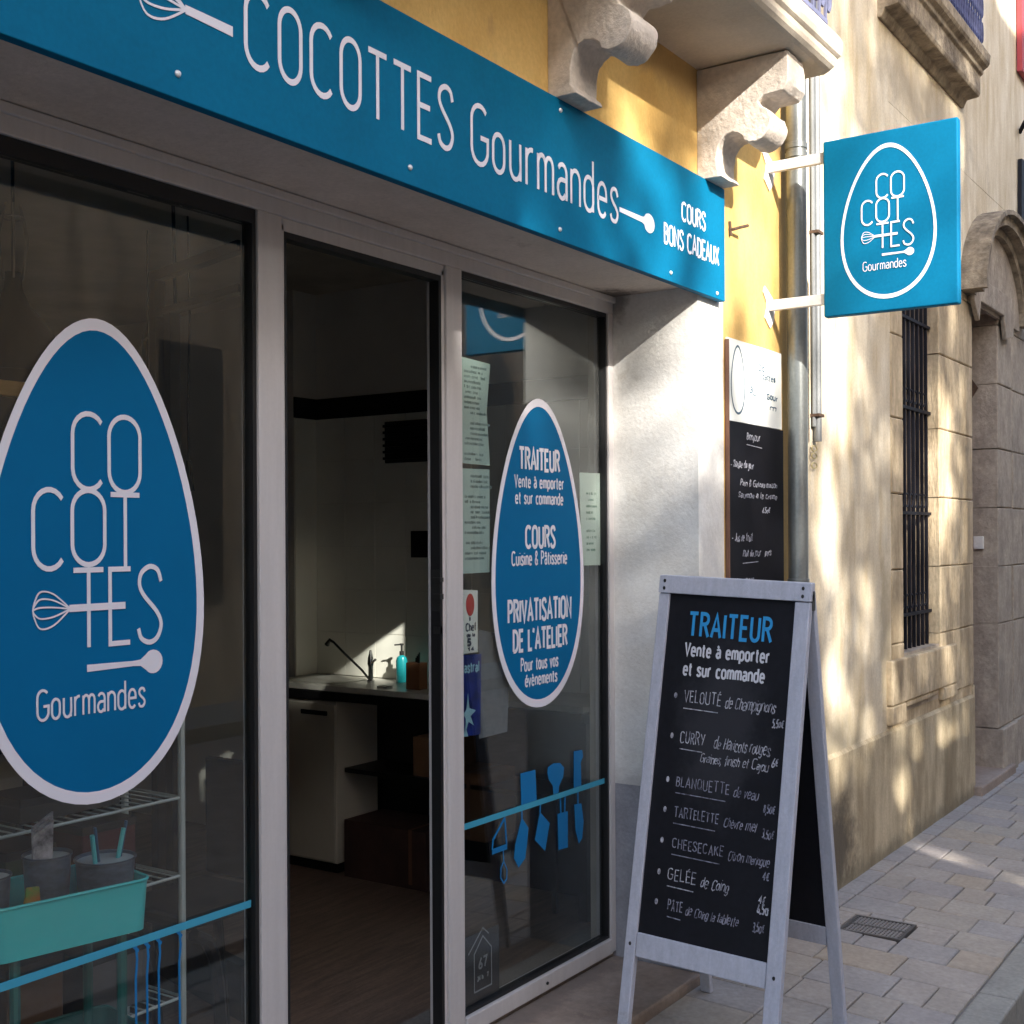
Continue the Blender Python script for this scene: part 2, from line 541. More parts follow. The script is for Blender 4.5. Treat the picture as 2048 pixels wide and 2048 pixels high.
X6 = 0.66
OV = arc(.25, .73, .23, .27, 90, 180, 7) + arc(.25, .27, .23, .27, 180, 270, 7) + arc(.25, .27, .23, .27, 270, 360, 7) + \
    arc(.25, .73, .23, .27, 0, 90, 7)
oo = arc(.2, .45, .18, .21, 90, 180, 6) + arc(.2, .21, .18, .21, 180, 360, 10) + arc(.2, .45, .18, .21, 0, 90, 6)
G = {
    "C": (.5, [arc(.27, .73, .25, .27, 35, 180) + arc(.27, .27, .25, .27, 180, 325)]),
    "O": (.5, [OV]),
    "Q": (.5, [OV, [(.3, .2), (.5, -.05)]]),
    "T": (.46, [[(0, 1), (.46, 1)], [(.23, 1), (.23, 0)]]),
    "E": (.38, [[(.38, 1), (.02, 1), (.02, 0), (.38, 0)], [(.02, .52), (.34, .52)]]),
    "F": (.38, [[(.38, 1), (.02, 1), (.02, 0)], [(.02, .52), (.34, .52)]]),
    "L": (.36, [[(.02, 1), (.02, 0), (.36, 0)]]),
    "S": (.44, [cat([(.43, .80), (.37, .95), (.23, 1), (.08, .92), (.04, .77), (.12, .62), (.35, .40), (.43, .23), (.36, .06),
                     (.22, 0), (.07, .06), (.02, .19)])]),
    "G": (.52, [arc(.27, .73, .25, .27, 40, 180) + arc(.27, .27, .25, .27, 180, 350) + [(.52, .46), (.30, .46)]]),
    "R": (.44, [[(.02, 0), (.02, 1)] + arc(.2, .77, .22, .23, 90, -90) + [(.02, .54)], [(.22, .54), (.45, 0)]]),
    "P": (.42, [[(.02, 0), (.02, 1)] + arc(.2, .75, .21, .25, 90, -90) + [(.02, .5)]]),
    "B": (.42, [[(.02, 0), (.02, 1)] + arc(.18, .77, .2, .23, 90, -90, 7) + [(.04, .54)], arc(.2, .27, .22, .27, 90, -90, 8) + [(.02, 0)]]),
    "D": (.46, [[(.02, 0), (.02, 1)] + arc(.14, .65, .31, .35, 90, 0, 7) + arc(.14, .35, .31, .35, 0, -90, 7) + [(.02, 0)]]),
    "A": (.5, [[(0, 0), (.25, 1), (.5, 0)], [(.09, .33), (.41, .33)]]),
    "I": (.05, [[(.02, 1), (.02, 0)]]),
    "J": (.3, [[(.28, 1), (.28, .2)] + arc(.14, .2, .14, .2, 0, -160, 6)]),
    "U": (.46, [[(.02, 1)] + arc(.23, .26, .21, .26, 180, 360, 12) + [(.44, 1)]]),
    "V": (.46, [[(0, 1), (.23, 0), (.46, 1)]]),
    "N": (.48, [[(.02, 0), (.02, 1), (.46, 0), (.46, 1)]]),
    "M": (.6, [[(.02, 0), (.06, 1), (.3, .3), (.54, 1), (.58, 0)]]),
    "X": (.46, [[(0, 1), (.46, 0)], [(.46, 1), (0, 0)]]),
    "H": (.46, [[(.02, 1), (.02, 0)], [(.44, 1), (.44, 0)], [(.02, .5), (.44, .5)]]),
    "K": (.44, [[(.02, 1), (.02, 0)], [(.42, 1), (.03, .45)], [(.16, .6), (.44, 0)]]),
    "Y": (.46, [[(0, 1), (.23, .48)], [(.46, 1), (.16, 0)]]),
    "o": (.4, [oo]),
    "u": (.4, [[(.03, X6)] + arc(.2, .2, .17, .2, 180, 360, 10) + [(.37, X6)], [(.37, .3), (.37, 0)]]),
    "r": (.26, [[(.03, X6), (.03, 0)], arc(.22, .44, .19, .22, 180, 80, 6)]),
    "n": (.38, [[(.03, X6), (.03, 0)], arc(.2, .46, .17, .2, 180, 0, 9) + [(.37, 0)]]),
    "m": (.58, [[(.03, X6), (.03, 0)], arc(.165, .48, .135, .18, 180, 0, 8) + [(.30, 0)], arc(.435, .48, .135, .18, 180, 0, 8) + [(.57, 0)]]),
    "a": (.36, [arc(.19, .48, .16, .18, 150, 0, 8) + [(.35, 0)], [(.35, .37), (.17, .37)] + arc(.17, .19, .15, .18, 100, 330, 8)]),
    "d": (.4, [[(.37, 1), (.37, 0)], oo]),
    "b": (.4, [[(.03, 1), (.03, 0)], oo]),
    "q": (.4, [[(.37, X6), (.37, -.28)], oo]),
    "p": (.4, [[(.03, X6), (.03, -.28)], oo]),
    "g": (.4, [oo, [(.37, X6), (.37, -.1)] + arc(.2, -.1, .17, .18, 0, -150, 6)]),
    "e": (.4, [[(.03, .35), (.37, .35)] + arc(.2, .44, .17, .22, 0, 180, 9) + arc(.2, .21, .17, .21, 180, 325, 8)]),
    "s": (.32, [cat([(.31, .52), (.26, .63), (.16, X6), (.06, .61), (.03, .50), (.1, .39), (.25, .27), (.31, .16), (.25, .03),
                     (.15, 0), (.05, .03), (.01, .13)], 4)]),
    "t": (.26, [[(.11, .9), (.11, .12)] + arc(.22, .12, .11, .12, 180, 270, 4), [(0, X6), (.24, X6)]]),
    "i": (.06, [[(.03, X6), (.03, 0)], [(.03, .86), (.03, .90)]]),
    "l": (.06, [[(.03, 1), (.03, 0)]]),
    "c": (.36, [arc(.2, .44, .18, .22, 40, 180, 7) + arc(.2, .21, .18, .21, 180, 320, 7)]),
    "f": (.26, [arc(.24, .8, .13, .2, 90, 180, 5) + [(.11, 0)], [(0, X6), (.24, X6)]]),
    "h": (.38, [[(.03, 1), (.03, 0)], arc(.2, .46, .17, .2, 180, 0, 9) + [(.37, 0)]]),
    "v": (.36, [[(0, X6), (.18, 0), (.36, X6)]]),
    "x": (.34, [[(0, X6), (.34, 0)], [(.34, X6), (0, 0)]]),
    "z": (.34, [[(0, X6), (.34, X6), (0, 0), (.34, 0)]]),
    "j": (.1, [[(.06, X6), (.06, -.15), (-.05, -.26)]]),
    "y": (.36, [[(0, X6), (.18, 0)], [(.36, X6), (.06, -.3)]]),
    "k": (.34, [[(.03, 1), (.03, 0)], [(.32, X6), (.03, .25)], [(.14, .38), (.34, 0)]]),
    "&": (.42, [cat([(.42, .0), (.12, .65), (.10, .88), (.22, 1), (.32, .88), (.28, .72), (.05, .4), (.03, .15), (.16, 0), (.30, .08), (.42, .38)])]),
    "'": (.08, [[(.05, 1.05), (.0, .84)]]),
    ",": (.08, [[(.05, .06), (.0, -.16)]]),
    ".": (.06, [[(.02, .0), (.02, .04)]]),
    "-": (.3, [[(.03, .35), (.27, .35)]]),
    "0": (.4, [oo + []]), "1": (.2, [[(0, .75), (.15, .95), (.15, 0)]]),
    "2": (.36, [arc(.18, .72, .16, .24, 160, -20, 7) + [(.02, 0), (.36, 0)]]),
    "3": (.34, [arc(.15, .72, .16, .23, 140, -90, 7), arc(.15, .25, .18, .25, 90, -140, 7)]),
    "4": (.36, [[(.26, 0), (.26, .95), (0, .3), (.36, .3)]]),
    "5": (.34, [[(.32, .95), (.06, .95), (.04, .56)] + arc(.14, .28, .19, .28, 110, -140, 7)]),
    "6": (.36, [[(.28, .95), (.06, .4)] + arc(.19, .22, .16, .22, 160, -200, 10)]),
    "7": (.34, [[(0, .95), (.34, .95), (.12, 0)]]),
    "8": (.34, [arc(.17, .72, .13, .2, -90, 270, 10), arc(.17, .26, .16, .26, 90, -270, 10)]),
    "$": (.4, [arc(.26, .48, .2, .42, 60, 300, 9), [(0, .58), (.3, .58)], [(0, .4), (.28, .4)]]),
    " ": (.26, []),
}
for base, acc, name in (("e", "/", "é"), ("a", "\\", "à"), ("a", "^", "â"), ("E", "/", "É"), ("A", "^", "Â"), ("e", "\\", "è")):
    w_, st_ = G[base]
    t_ = 1.1 if base.isupper() else 0.78
    cx_ = w_ / 2
    a_ = {"/": [(cx_ - .03, t_), (cx_ + .1, t_ + .14)], "\\": [(cx_ + .03, t_), (cx_ - .1, t_ + .14)],
          "^": [(cx_ - .12, t_), (cx_, t_ + .12), (cx_ + .12, t_)]}[acc]
    G[name] = (w_, st_ + [a_])


def layout(txt, h, sp=0.16, jit=0.0, slant=0.0, width=None):
    """strokes of a line of text, cap height h, starting at 0,0"""
    out = []
    x = 0.0
    for ch in txt:
        w, sts = G.get(ch, G[" "])
        dy = random.uniform(-jit, jit)
        k = 1 + random.uniform(-jit, jit) * 1.5
        for st in sts:
            out.append([(x + px * k + slant * py + random.uniform(-jit, jit) * .35, (py * k + dy) + random.uniform(-jit, jit) * .35)
                        for px, py in st])
        x += w * k + sp * (1 + random.uniform(-jit, jit))
    tot = max(x - sp, 1e-6)
    sx = h * .75 if width is None else width / tot
    return [[(px * sx, py * h) for px, py in st] for st in out], tot * sx


class Face:
    """a flat face in the place: origin o, u to the reader's right, v up, n towards the reader"""

    def __init__(s, o, u, v, n):
        s.o, s.u, s.v, s.n = Vector(o), Vector(u), Vector(v), Vector(n)

    def p(s, a, b, d=0.0):
        return s.o + s.u * a + s.v * b + s.n * d


PENC = [0]


def pen(mb, face, strokes, w, t=0.0012, aspect=1.333, d0=0.0004):
    """raised ribbons along the strokes; w is the pen width, kept on the stretched height"""
    for si, st in enumerate(strokes):
        P = [st[0]]
        for q in st[1:]:
            if abs(q[0] - P[-1][0]) + abs(q[1] - P[-1][1]) > 1e-5:
                P.append(q)
        if len(P) < 2:
            continue
        n = len(P)
        L, R = [], []
        for i in range(n):
            def nd(a, b):
                dx, dy = b[0] - a[0], (b[1] - a[1]) / aspect
                l = math.hypot(dx, dy) or 1e-9
                return (-dy / l, dx / l)
            if i == 0:
                nx, ny = nd(P[0], P[1])
            elif i == n - 1:
                nx, ny = nd(P[-2], P[-1])
            else:
                a, b = nd(P[i - 1], P[i]), nd(P[i], P[i + 1])
                nx, ny = a[0] + b[0], a[1] + b[1]
                l2 = (nx * nx + ny * ny) / 2
                k = 1 / max(l2, 0.35)
                nx, ny = nx * k, ny * k
            hw = w / 2
            L.append((P[i][0] + nx * hw, P[i][1] + ny * hw * aspect))
            R.append((P[i][0] - nx * hw, P[i][1] - ny * hw * aspect))
        PENC[0] = (PENC[0] + 1) % 23
        top = t + 0.00005 * PENC[0]
        vs = [face.p(*q, top) for q in L] + [face.p(*q, top) for q in R] + [face.p(*q, d0) for q in L] + [face.p(*q, d0) for q in R]
        fs = []
        for i in range(n - 1):
            fs.append((i, i + 1, n + i + 1, n + i))
            fs.append((i, 2 * n + i, 2 * n + i + 1, i + 1))
            fs.append((n + i, n + i + 1, 3 * n + i + 1, 3 * n + i))
        fs.append((0, n, 3 * n, 2 * n))
        fs.append((n - 1, 3 * n - 1, 4 * n - 1, 2 * n - 1))
        mb.add(vs, fs)
    return mb


def write(mb, face, txt, x, y, h, w, width=None, jit=0.0, slant=0.0, sp=0.16, t=0.0012, rise=0.0):
    st, tot = layout(txt, h, sp, jit, slant, width)
    pen(mb, face, [[(px + x, py + y + rise * px) for px, py in s_] for s_ in st], w, t)
    return tot


def plate(mb, face, pts, d0, d1):
    n = len(pts)
    vs = [face.p(*q, d1) for q in pts] + [face.p(*q, d0) for q in pts]
    return mb.add(vs, [tuple(range(n)), tuple(range(2 * n - 1, n - 1, -1))] + [(i, n + i, n + (i + 1) % n, (i + 1) % n) for i in range(n)])


def rect(x0, y0, x1, y1):
    return [(x0, y0), (x1, y0), (x1, y1), (x0, y1)]


def egg_pts(cx, cy, hw, hh, n=72, k=0.20):
    mx = max(math.cos(t / 500) * (1 - k * math.sin(t / 500)) for t in range(-785, 785))
    return [(cx + hw * math.cos(2 * PI * i / n) * (1 - k * math.sin(2 * PI * i / n)) / mx, cy + hh * math.sin(2 * PI * i / n))
            for i in range(n)]


def ring(mb, face, A, B, d0, d1):
    n = len(A)
    vs = [face.p(*q, d1) for q in A] + [face.p(*q, d1) for q in B] + [face.p(*q, d0) for q in A] + [face.p(*q, d0) for q in B]
    fs = []
    for i in range(n):
        j = (i + 1) % n
        fs += [(i, j, n + j, n + i), (i, 2 * n + i, 2 * n + j, j), (n + i, n + j, 3 * n + j, 3 * n + i)]
    return mb.add(vs, fs)


def spoon_plate(mb, face, f, x0, y0, x1, y1, hh, d=0.0014):
    """a spoon lying from x0,y0 to x1,y1: straight handle, head hh high at the far end; f maps points"""
    L = x1 - x0
    hd = hh
    top = [(x0, y0 + .0075), (x0 + L * .60, y0 + .0055), (x0 + L * .70, y0 + .007)]
    cx, cy = x1 - L * .13, y1
    headpts = arc(cx, cy, L * .13, hd / 2, 140, -140, 16)
    pts = top + headpts + [(x0 + L * .70, y0 - .007), (x0 + L * .60, y0 - .0055), (x0, y0 - .0075)]
    plate(mb, face, [f(*q) for q in pts], 0.0003, d)


def whisk_strokes(x0, y0, L, hh):
    """whisk head from x0 (tip) to x0+L, wires as strokes"""
    out = []
    for k in (-1, -.45, .15, .6, 1):
        h = hh / 2 * k
        out.append(cat([(x0 + L, y0), (x0 + L * .55, y0 + h * .85), (x0 + L * .2, y0 + h), (x0 + .004, y0 + h * .45), (x0, y0)], 5))
    return out


def logo(mb, face, f, w, tw, small=1.0):
    """the stacked name with whisk and spoon; f maps the big decal's own X, Z to the face"""
    def let(ch, x0, x1, y0, y1):
        wd, sts = G[ch]
        pen(mb, face, [[f(x0 + px / wd * (x1 - x0), y0 + py * (y1 - y0)) for px, py in st] for st in sts], w)
    let("C", 1.589, 1.667, 1.616, 1.774)
    let("O", 1.679, 1.767, 1.612, 1.774)
    let("C", 1.496, 1.570, 1.452, 1.613)
    let("O", 1.587, 1.674, 1.459, 1.614)
    pen(mb, face, [[f(1.686, 1.607), f(1.761, 1.607)], [f(1.7235, 1.607), f(1.7235, 1.449)]], w)
    pen(mb, face, [[f(1.593, 1.448), f(1.666, 1.448)], [f(1.6295, 1.448), f(1.6295, 1.287)]], w, t=.00135)
    pen(mb, face, [[f(1.736, 1.448), f(1.683, 1.448), f(1.683, 1.290), f(1.734, 1.290)]], w, t=.0014)
    let("S", 1.754, 1.820, 1.286, 1.452)
    pen(mb, face, [[f(1.582, 1.370), f(1.722, 1.370)]], w * 1.35, t=.0015)
    pen(mb, face, [[f(*q) for q in st] for st in whisk_strokes(1.497, 1.369, .088, .074)], w * .30)
    spoon_plate(mb, face, f, 1.625, 1.243, 1.822, 1.243, .052)
    st, _ = layout("Gourmandes", .060, .13, width=.268)
    pen(mb, face, [[f(px + 1.505, py + 1.148) for px, py in s_] for s_ in st], tw)


def same(x, y):
    return (x, y)


WALLF = Face((0, 0, 0), (1, 0, 0), (0, 0, 1), (0, -1, 0))


def wallface(y):
    return Face((0, y, 0), (1, 0, 0), (0, 0, 1), (0, -1, 0))


def g_z(y):
    """the pavement falls gently from the wall to the kerb"""
    return 0.04 * (y + 0.34) if y < -0.34 else 0.0


# =================================================================== the ground
pv = MB()
pv.add([(-6, 0.3, -.012), (40, 0.3, -.012), (40, -.34, -.012), (-6, -.34, -.012), (40, -1.125, -.012 + g_z(-1.125)), (-6, -1.125, -.012 + g_z(-1.125))],
       [(0, 1, 2, 3), (3, 2, 4, 5)])
pavement = struct("pavement", pv, JOINT)
rnd = random.Random(3)


def paving_stone(x0, x1, y0, y1, mt):
    g = 0.0028
    x0 += g; x1 -= g; y0 += g; y1 -= g
    dz = rnd.uniform(-.0015, .0015)
    c_ = 0.004
    j = lambda: rnd.uniform(-.0018, .0018)
    A = [(x0 + j(), y0 + j()), (x1 + j(), y0 + j()), (x1 + j(), y1 + j()), (x0 + j(), y1 + j())]
    B = [(A[0][0] + c_, A[0][1] + c_), (A[1][0] - c_, A[1][1] + c_), (A[2][0] - c_, A[2][1] - c_), (A[3][0] + c_, A[3][1] - c_)]
    vs = [(x, y, g_z(y) - .03) for x, y in A] + [(x, y, g_z(y) - .004 + dz) for x, y in A] + [(x, y, g_z(y) + dz) for x, y in B]
    fs = [(0, 1, 5, 4), (1, 2, 6, 5), (2, 3, 7, 6), (3, 0, 4, 7), (4, 5, 9, 8), (5, 6, 10, 9), (6, 7, 11, 10), (7, 4, 8, 11), (8, 9, 10, 11)]
    return MB().add(vs, fs)


GRATE = (4.66, 4.885, -.765, -.52)
x = 1.42
row = 0
while x < 10.6:
    wx = 0.207 + rnd.uniform(-.012, .012)
    y = -.345
    if x > 4.7:
        # a narrow gutter course runs along the neighbour's wall
        paving_stone(x, x + wx, -.435, -.343, PAVES[1]).build("paving_stone", PAVES[rnd.choice((0, 1, 6))], pavement)
        y = -.437
    while y > -1.11:
        ly = rnd.choice((.13, .17, .21, .25, .28))
        y1 = y - ly
        if y1 < -1.03:
            y1 = -1.12
        if not (x + wx > GRATE[0] + .01 and x < GRATE[1] - .01 and y > GRATE[2] + .01 and y1 < GRATE[3] - .01):
            k = rnd.random()
            mt = PAVES[rnd.choice((0, 1, 0, 6, 5, 4))] if k < .74 else PAVES[rnd.choice((2, 3, 5, 4))]
            paving_stone(x, x + wx, y1, y, mt).build("paving_stone", mt, pavement)
        else:
            for (a, b, c_, d) in ((x, min(x + wx, GRATE[0]), y1, y), (max(x, GRATE[1]), x + wx, y1, y)):
                if b - a > .02:
                    mt = PAVES[rnd.choice((0, 1, 6))]
                    paving_stone(a, b, c_, d, mt).build("paving_stone", mt, pavement)
            if y > GRATE[3] + .02:
                paving_stone(max(x, GRATE[0]), min(x + wx, GRATE[1]), GRATE[3], y, PAVES[0]).build("paving_stone", PAVES[0], pavement)
            if y1 < GRATE[2] - .02:
                paving_stone(max(x, GRATE[0]), min(x + wx, GRATE[1]), y1, GRATE[2], PAVES[0]).build("paving_stone", PAVES[0], pavement)
        y = y1
    x += wx
    row += 1
# the far pavement, whose stones cannot be told apart
MB().add([(10.6, -.34, 0), (40, -.34, 0), (40, -1.12, g_z(-1.12)), (10.6, -1.12, g_z(-1.12))], [(0, 1, 2, 3)]).build("far_paving", PAVES[0], pavement)

kerb = MB().add([(-6, -1.125, -.2), (40, -1.125, -.2), (40, -1.245, -.2), (-6, -1.245, -.2)], [(0, 1, 2, 3)])
kerb = struct("kerb", kerb, JOINT)
x = 0.6
while x < 14:
    l = 0.62 + rnd.uniform(-.05, .05)
    zt = g_z(-1.12) - .002
    MB().box(x + .002, x + l - .002, -1.245, -1.124, -.2, zt).build("kerb_stone", KERB, kerb, bevel=.008)
    x += l
struct("road", MB().add([(-30, -1.24, -.155), (60, -1.24, -.155), (60, -5.6, -.155), (-30, -5.6, -.155)], [(0, 1, 2, 3)]), ASPH)
struct("gutter", MB().add([(-30, -1.236, -.150), (60, -1.236, -.150), (60, -1.62, -.150), (-30, -1.62, -.150)], [(0, 1, 2, 3)]), mat("shaded_gutter", (.045, .036, .03), .9, var=.4, vscale=12, bump=.004, bscale=70, fine=.3))  # the gutter's shadow is put into this strip's dark colour
struct("opposite_pavement", MB().box(-30, 60, -6.6, -5.6, -.3, -.03), KERB)
struct("ground", MB().add([(-200, -200, -.31), (200, -200, -.31), (200, 200, -.31), (-200, 200, -.31)], [(0, 1, 2, 3)]), ASPH)

# drain grate
gr = thing("drain_grate", "dark cast iron drain grate let into the paving beside the signboard", "drain grate", (4.77, -.64, g_z(-.64)))
zg = g_z(-.64)
fr = MB()
gx0, gx1, gy0, gy1 = GRATE[0] + .004, GRATE[1] - .004, GRATE[2] + .004, GRATE[3] - .004
fr.box(gx0, gx1, gy0, gy0 + .012, zg - .02, zg + .001).box(gx0, gx1, gy1 - .012, gy1, zg - .02, zg + .001)
fr.box(gx0, gx0 + .01, gy0 + .012, gy1 - .012, zg - .02, zg + .001).box(gx1 - .01, gx1, gy0 + .012, gy1 - .012, zg - .02, zg + .001)
fr.box((gx0 + gx1) / 2 - .006, (gx0 + gx1) / 2 + .006, gy0 + .012, gy1 - .012, zg - .02, zg)
fr.build("frame", mat("grate_frame_iron", (.10, .09, .085), .7, metal=.3), gr)
bars = MB()
k = gy0 + .022
while k < gy1 - .018:
    bars.box(gx0 + .01, gx1 - .01, k, k + .006, zg - .016, zg - .001)
    k += .0145
k = gx0 + .024
while k < gx1 - .018:
    bars.box(k, k + .005, gy0 + .012, gy1 - .012, zg - .014, zg - .002)
    k += .019
bars.build("bar_lattice", mat("worn_iron", (0.27, 0.25, 0.24), 0.6, metal=.3), gr)

# =================================================================== the shop's building
shop = thing("shop_building", "yellow rendered shop building with a recessed glazed shopfront under a blue name board", "building", (1.5, 0, 0))
WY = -.34
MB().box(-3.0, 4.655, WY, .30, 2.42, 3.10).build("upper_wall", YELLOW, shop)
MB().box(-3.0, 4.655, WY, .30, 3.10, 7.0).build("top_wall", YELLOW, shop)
MB().box(4.032, 4.655, WY, .05, -.1, 2.42).build("side_wall", YELLOW, shop)
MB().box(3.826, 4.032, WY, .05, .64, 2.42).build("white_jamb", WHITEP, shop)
MB().box(3.829, 4.032, WY + .004, .05, -.1, .64).build("jamb_base", GREYP, shop)
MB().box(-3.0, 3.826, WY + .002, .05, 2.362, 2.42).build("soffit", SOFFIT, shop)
MB().box(-3.0, .35, WY, .30, -.1, 2.42).build("end_pier", WHITEP, shop)
MB().box(.35, 3.826, WY, .0, -.1, .030).build("doorstep", STEP, shop, bevel=.008)
MB().box(.35, 3.826, .0, .10, -.1, .046).build("threshold", STEP, shop)
MB().prism([(4.655, 2.0), (4.665, 2.0), (4.665, 7), (4.655, 7)], "y", WY + .02, WY + .03)

# aluminium frame: butt-jointed members
FY0, FY1 = -.012, .05


def member(x0, x1, z0, z1, name, y0=FY0, y1=FY1, mt=ALU, bevel=.003):
    return MB().box(x0, x1, y0, y1, z0, z1).build(name, mt, shop, bevel=bevel)


head = member(.35, 3.826, 2.300, 2.360, "head_rail")
MB().box(.35, 3.826, FY0 - .012, FY0, 2.338, 2.360).build("head_drip", ALU, head, bevel=.003)
member(.35, .41, .046, 2.300, "side_post")
member(2.106, 2.186, .046, 2.300, "mullion")
member(2.849, 2.925, .046, 2.300, "mullion")
member(3.793, 3.826, .046, 2.300, "side_post")
member(.41, 2.106, .046, .100, "bottom_rail")
br_ = member(2.925, 3.793, .046, .098, "bottom_rail", y0=-.018)
MB().lathe([(0.0, 0), (.005, 0), (.005, .004), (0, .004)], (0, 0, 0), 10).build("drain_hole", BLACKT, br_).matrix_local = \
    Matrix.Translation((3.36, -.0185, .072)) @ Matrix.Rotation(PI / 2, 4, "X")
# door stop beads round the doorway
member(2.186, 2.201, .046, 2.285, "door_bead", y0=-.004, y1=.05, bevel=.002)
member(2.835, 2.849, .046, 2.285, "door_bead", y0=-.004, y1=.05, bevel=.002)
member(2.186, 2.849, 2.268, 2.300, "door_bead", y0=-.004, y1=.05, bevel=.002)


def gasket(x0, x1, z0, z1, wt=.022, ws=.008, wb=.006):
    g_ = MB()
    g_.box(x0, x1, -.004, .03, z1 - wt, z1).box(x0, x1, -.004, .03, z0, z0 + wb)
    g_.box(x0, x0 + ws * .6, -.004, .03, z0 + wb, z1 - wt).box(x1 - ws, x1, -.004, .03, z0 + wb, z1 - wt)
    return g_


gasket(.411, 2.105, .101, 2.2995, .034, .012).build("gasket", BLACKR, shop)
gasket(2.926, 3.792, .099, 2.2995, .014, .010, .008).build("gasket", BLACKR, shop)
gasket(2.2015, 2.8345, .047, 2.2675, .016, .012).build("gasket", BLACKR, shop)
pane1 = MB().box(.42, 2.093, .010, .016, .108, 2.265).build("window_pane", GLASS, shop)
pane2 = MB().box(2.932, 3.782, .010, .016, .108, 2.285).build("window_pane", GLASS, shop)
# the open door's lock keep on its post
lk = MB()
lk.box(2.822, 2.834, -.002, .03, 1.30, 1.42)
lk.box(2.818, 2.834, -.008, .02, 1.335, 1.350).box(2.818, 2.834, -.008, .02, 1.385, 1.397).box(2.820, 2.834, -.004, .02, 1.235, 1.255)
lk.build("lock_keep", mat("dark_steel", (.06, .06, .06), .35, metal=.7), shop)

# ---- corbels and balcony slab
PROF = [(-.34, 3.094), (-.662, 3.094), (-.668, 3.05), (-.666, 2.990), (-.648, 2.966), (-.610, 2.962), (-.582, 2.962), (-.562, 2.945),
        (-.566, 2.932)] + cat([(-.572, 2.928), (-.595, 2.910), (-.606, 2.882), (-.598, 2.850), (-.574, 2.826), (-.541, 2.816), (-.512, 2.824)], 3) + [(-.503, 2.842)] + cat([(-.487, 2.856), (-.46, 2.860), (-.435, 2.848), (-.418, 2.822), (-.412, 2.785)], 3) + [ (-.413, 2.748), (-.424, 2.738), (-.43, 2.722), (-.34, 2.722)]


def corbel(x0, w, seed):
    r_ = random.Random(seed)
    mb = MB()
    n = len(PROF)
    ns = 7
    vs = []
    for i in range(ns):
        for (y, z) in PROF:
            k_ = .0022 if y < -.345 else 0
            vs.append((x0 + w * i / (ns - 1) + r_.uniform(-k_, k_) * .5, y + r_.uniform(-k_, k_), z + r_.uniform(-k_, k_)))
    fs = [tuple(range(n)), tuple((ns - 1) * n + i for i in range(n - 1, -1, -1))]
    for i in range(ns - 1):
        for j in range(n):
            fs.append((i * n + j, (i + 1) * n + j, (i + 1) * n + (j + 1) % n, i * n + (j + 1) % n))
    mb.add(vs, fs)
    return mb.build("corbel", STUCCO, shop, bevel=.003, smooth=True)


c0 = corbel(1.94, .148, 1)
c1 = corbel(2.884, .148, 2)
c2 = corbel(3.827, .148, 3)

bal = MB()
prof = [(0, 3.098), (.020, 3.099), (.034, 3.104), (.045, 3.114), (.050, 3.126), (.051, 3.142), (.056, 3.146), (.062, 3.152), (.066, 3.17), (.066, 3.20), (.060, 3.215)]
X1, Y1, X0 = 4.105, -.675, -2.5
vs = []
for o_, z in prof:
    vs += [(X0, WY, z), (X0, Y1 - o_, z), (X1 + o_ - .035, Y1 - o_, z), (X1 + o_, Y1 - o_ + .035, z), (X1 + o_, WY, z)]
fs = [(0, 1, 2, 3, 4)]
for j in range(len(prof) - 1):
    for i in range(4):
        a = j * 5 + i
        fs.append((a, a + 1, a + 6, a + 5))
    fs.append((j * 5 + 4, j * 5, j * 5 + 5, j * 5 + 9))
fs.append(tuple((len(prof) - 1) * 5 + i for i in range(5)))
bal.add(vs, fs)
bslab = bal.build("balcony_slab", SLAB, shop)
rail = MB()
for zz in (3.26, 3.95):
    rail.box(X0, X1, -.70, -.69, zz, zz + .016)
    rail.box(X1 - .01, X1, -.69, WY, zz, zz + .016)
xx = X0 + .05
while xx < X1:
    rail.box(xx, xx + .012, -.699, -.691, 3.215, 3.95)
    if xx > 2.6:
        for zc in (3.36, 3.52, 3.68, 3.84):
            rail.tube([(xx + .03 + .026 * math.cos(a * PI / 5), -.695, zc + .05 * math.sin(a * PI / 5)) for a in range(10)], .006, 5, closed=True)
            rail.box(xx + .028, xx + .034, -.698, -.692, zc - .05, zc + .05)
    xx += .06
yy = -.66
while yy < WY:
    rail.box(X1 - .01, X1 - .002, yy, yy + .012, 3.215, 3.95)
    yy += .055
rail.build("balcony_railing", mat("blue_grey_iron", (.16, .17, .27), .6, var=.2, vscale=20), shop)

# =================================================================== fascia sign
fa = thing("name_board", "long blue name board with thin white lettering above the shop window and door", "shop sign", (1.5, -.36, 2.33))
MB().box(-2.2, 3.985, -.370, -.345, 2.330, 2.722).build("panel", BLUE, fa, bevel=.002)
FF = wallface(-.3702)
lt = MB()
write(lt, FF, "COCOTTES", 1.722, 2.450, .148, .0098, width=.682, sp=.19)
lt.build("lettering", WHITEV, fa)
lt = MB()
write(lt, FF, "Gourmandes", 2.479, 2.446, .146, .0092, width=.742, sp=.15)
lt.build("lettering", WHITEV, fa)
lt = MB()
write(lt, FF, "COURS", 3.648, 2.545, .058, .0072, width=.176, sp=.14)
write(lt, FF, "BONS CADEAUX", 3.522, 2.447, .060, .0070, width=.408, sp=.14)
lt.build("lettering", WHITEV, fa)
sp = MB()
ff = FF
plate(sp, ff, [(3.232, 2.496), (3.372, 2.497), (3.388, 2.500)] + arc(3.419, 2.486, .036, .030, 130, -130, 16) + [(3.388, 2.476), (3.372, 2.480), (3.232, 2.482)], .0003, .0014)
sp.build("spoon_emblem", WHITEV, fa)
wk = MB()
plate(wk, ff, [(1.572, 2.511), (1.690, 2.510), (1.690, 2.490), (1.572, 2.494)], .0003, .0016)
pen(wk, ff, whisk_strokes(1.462, 2.502, .112, .080), .0036)
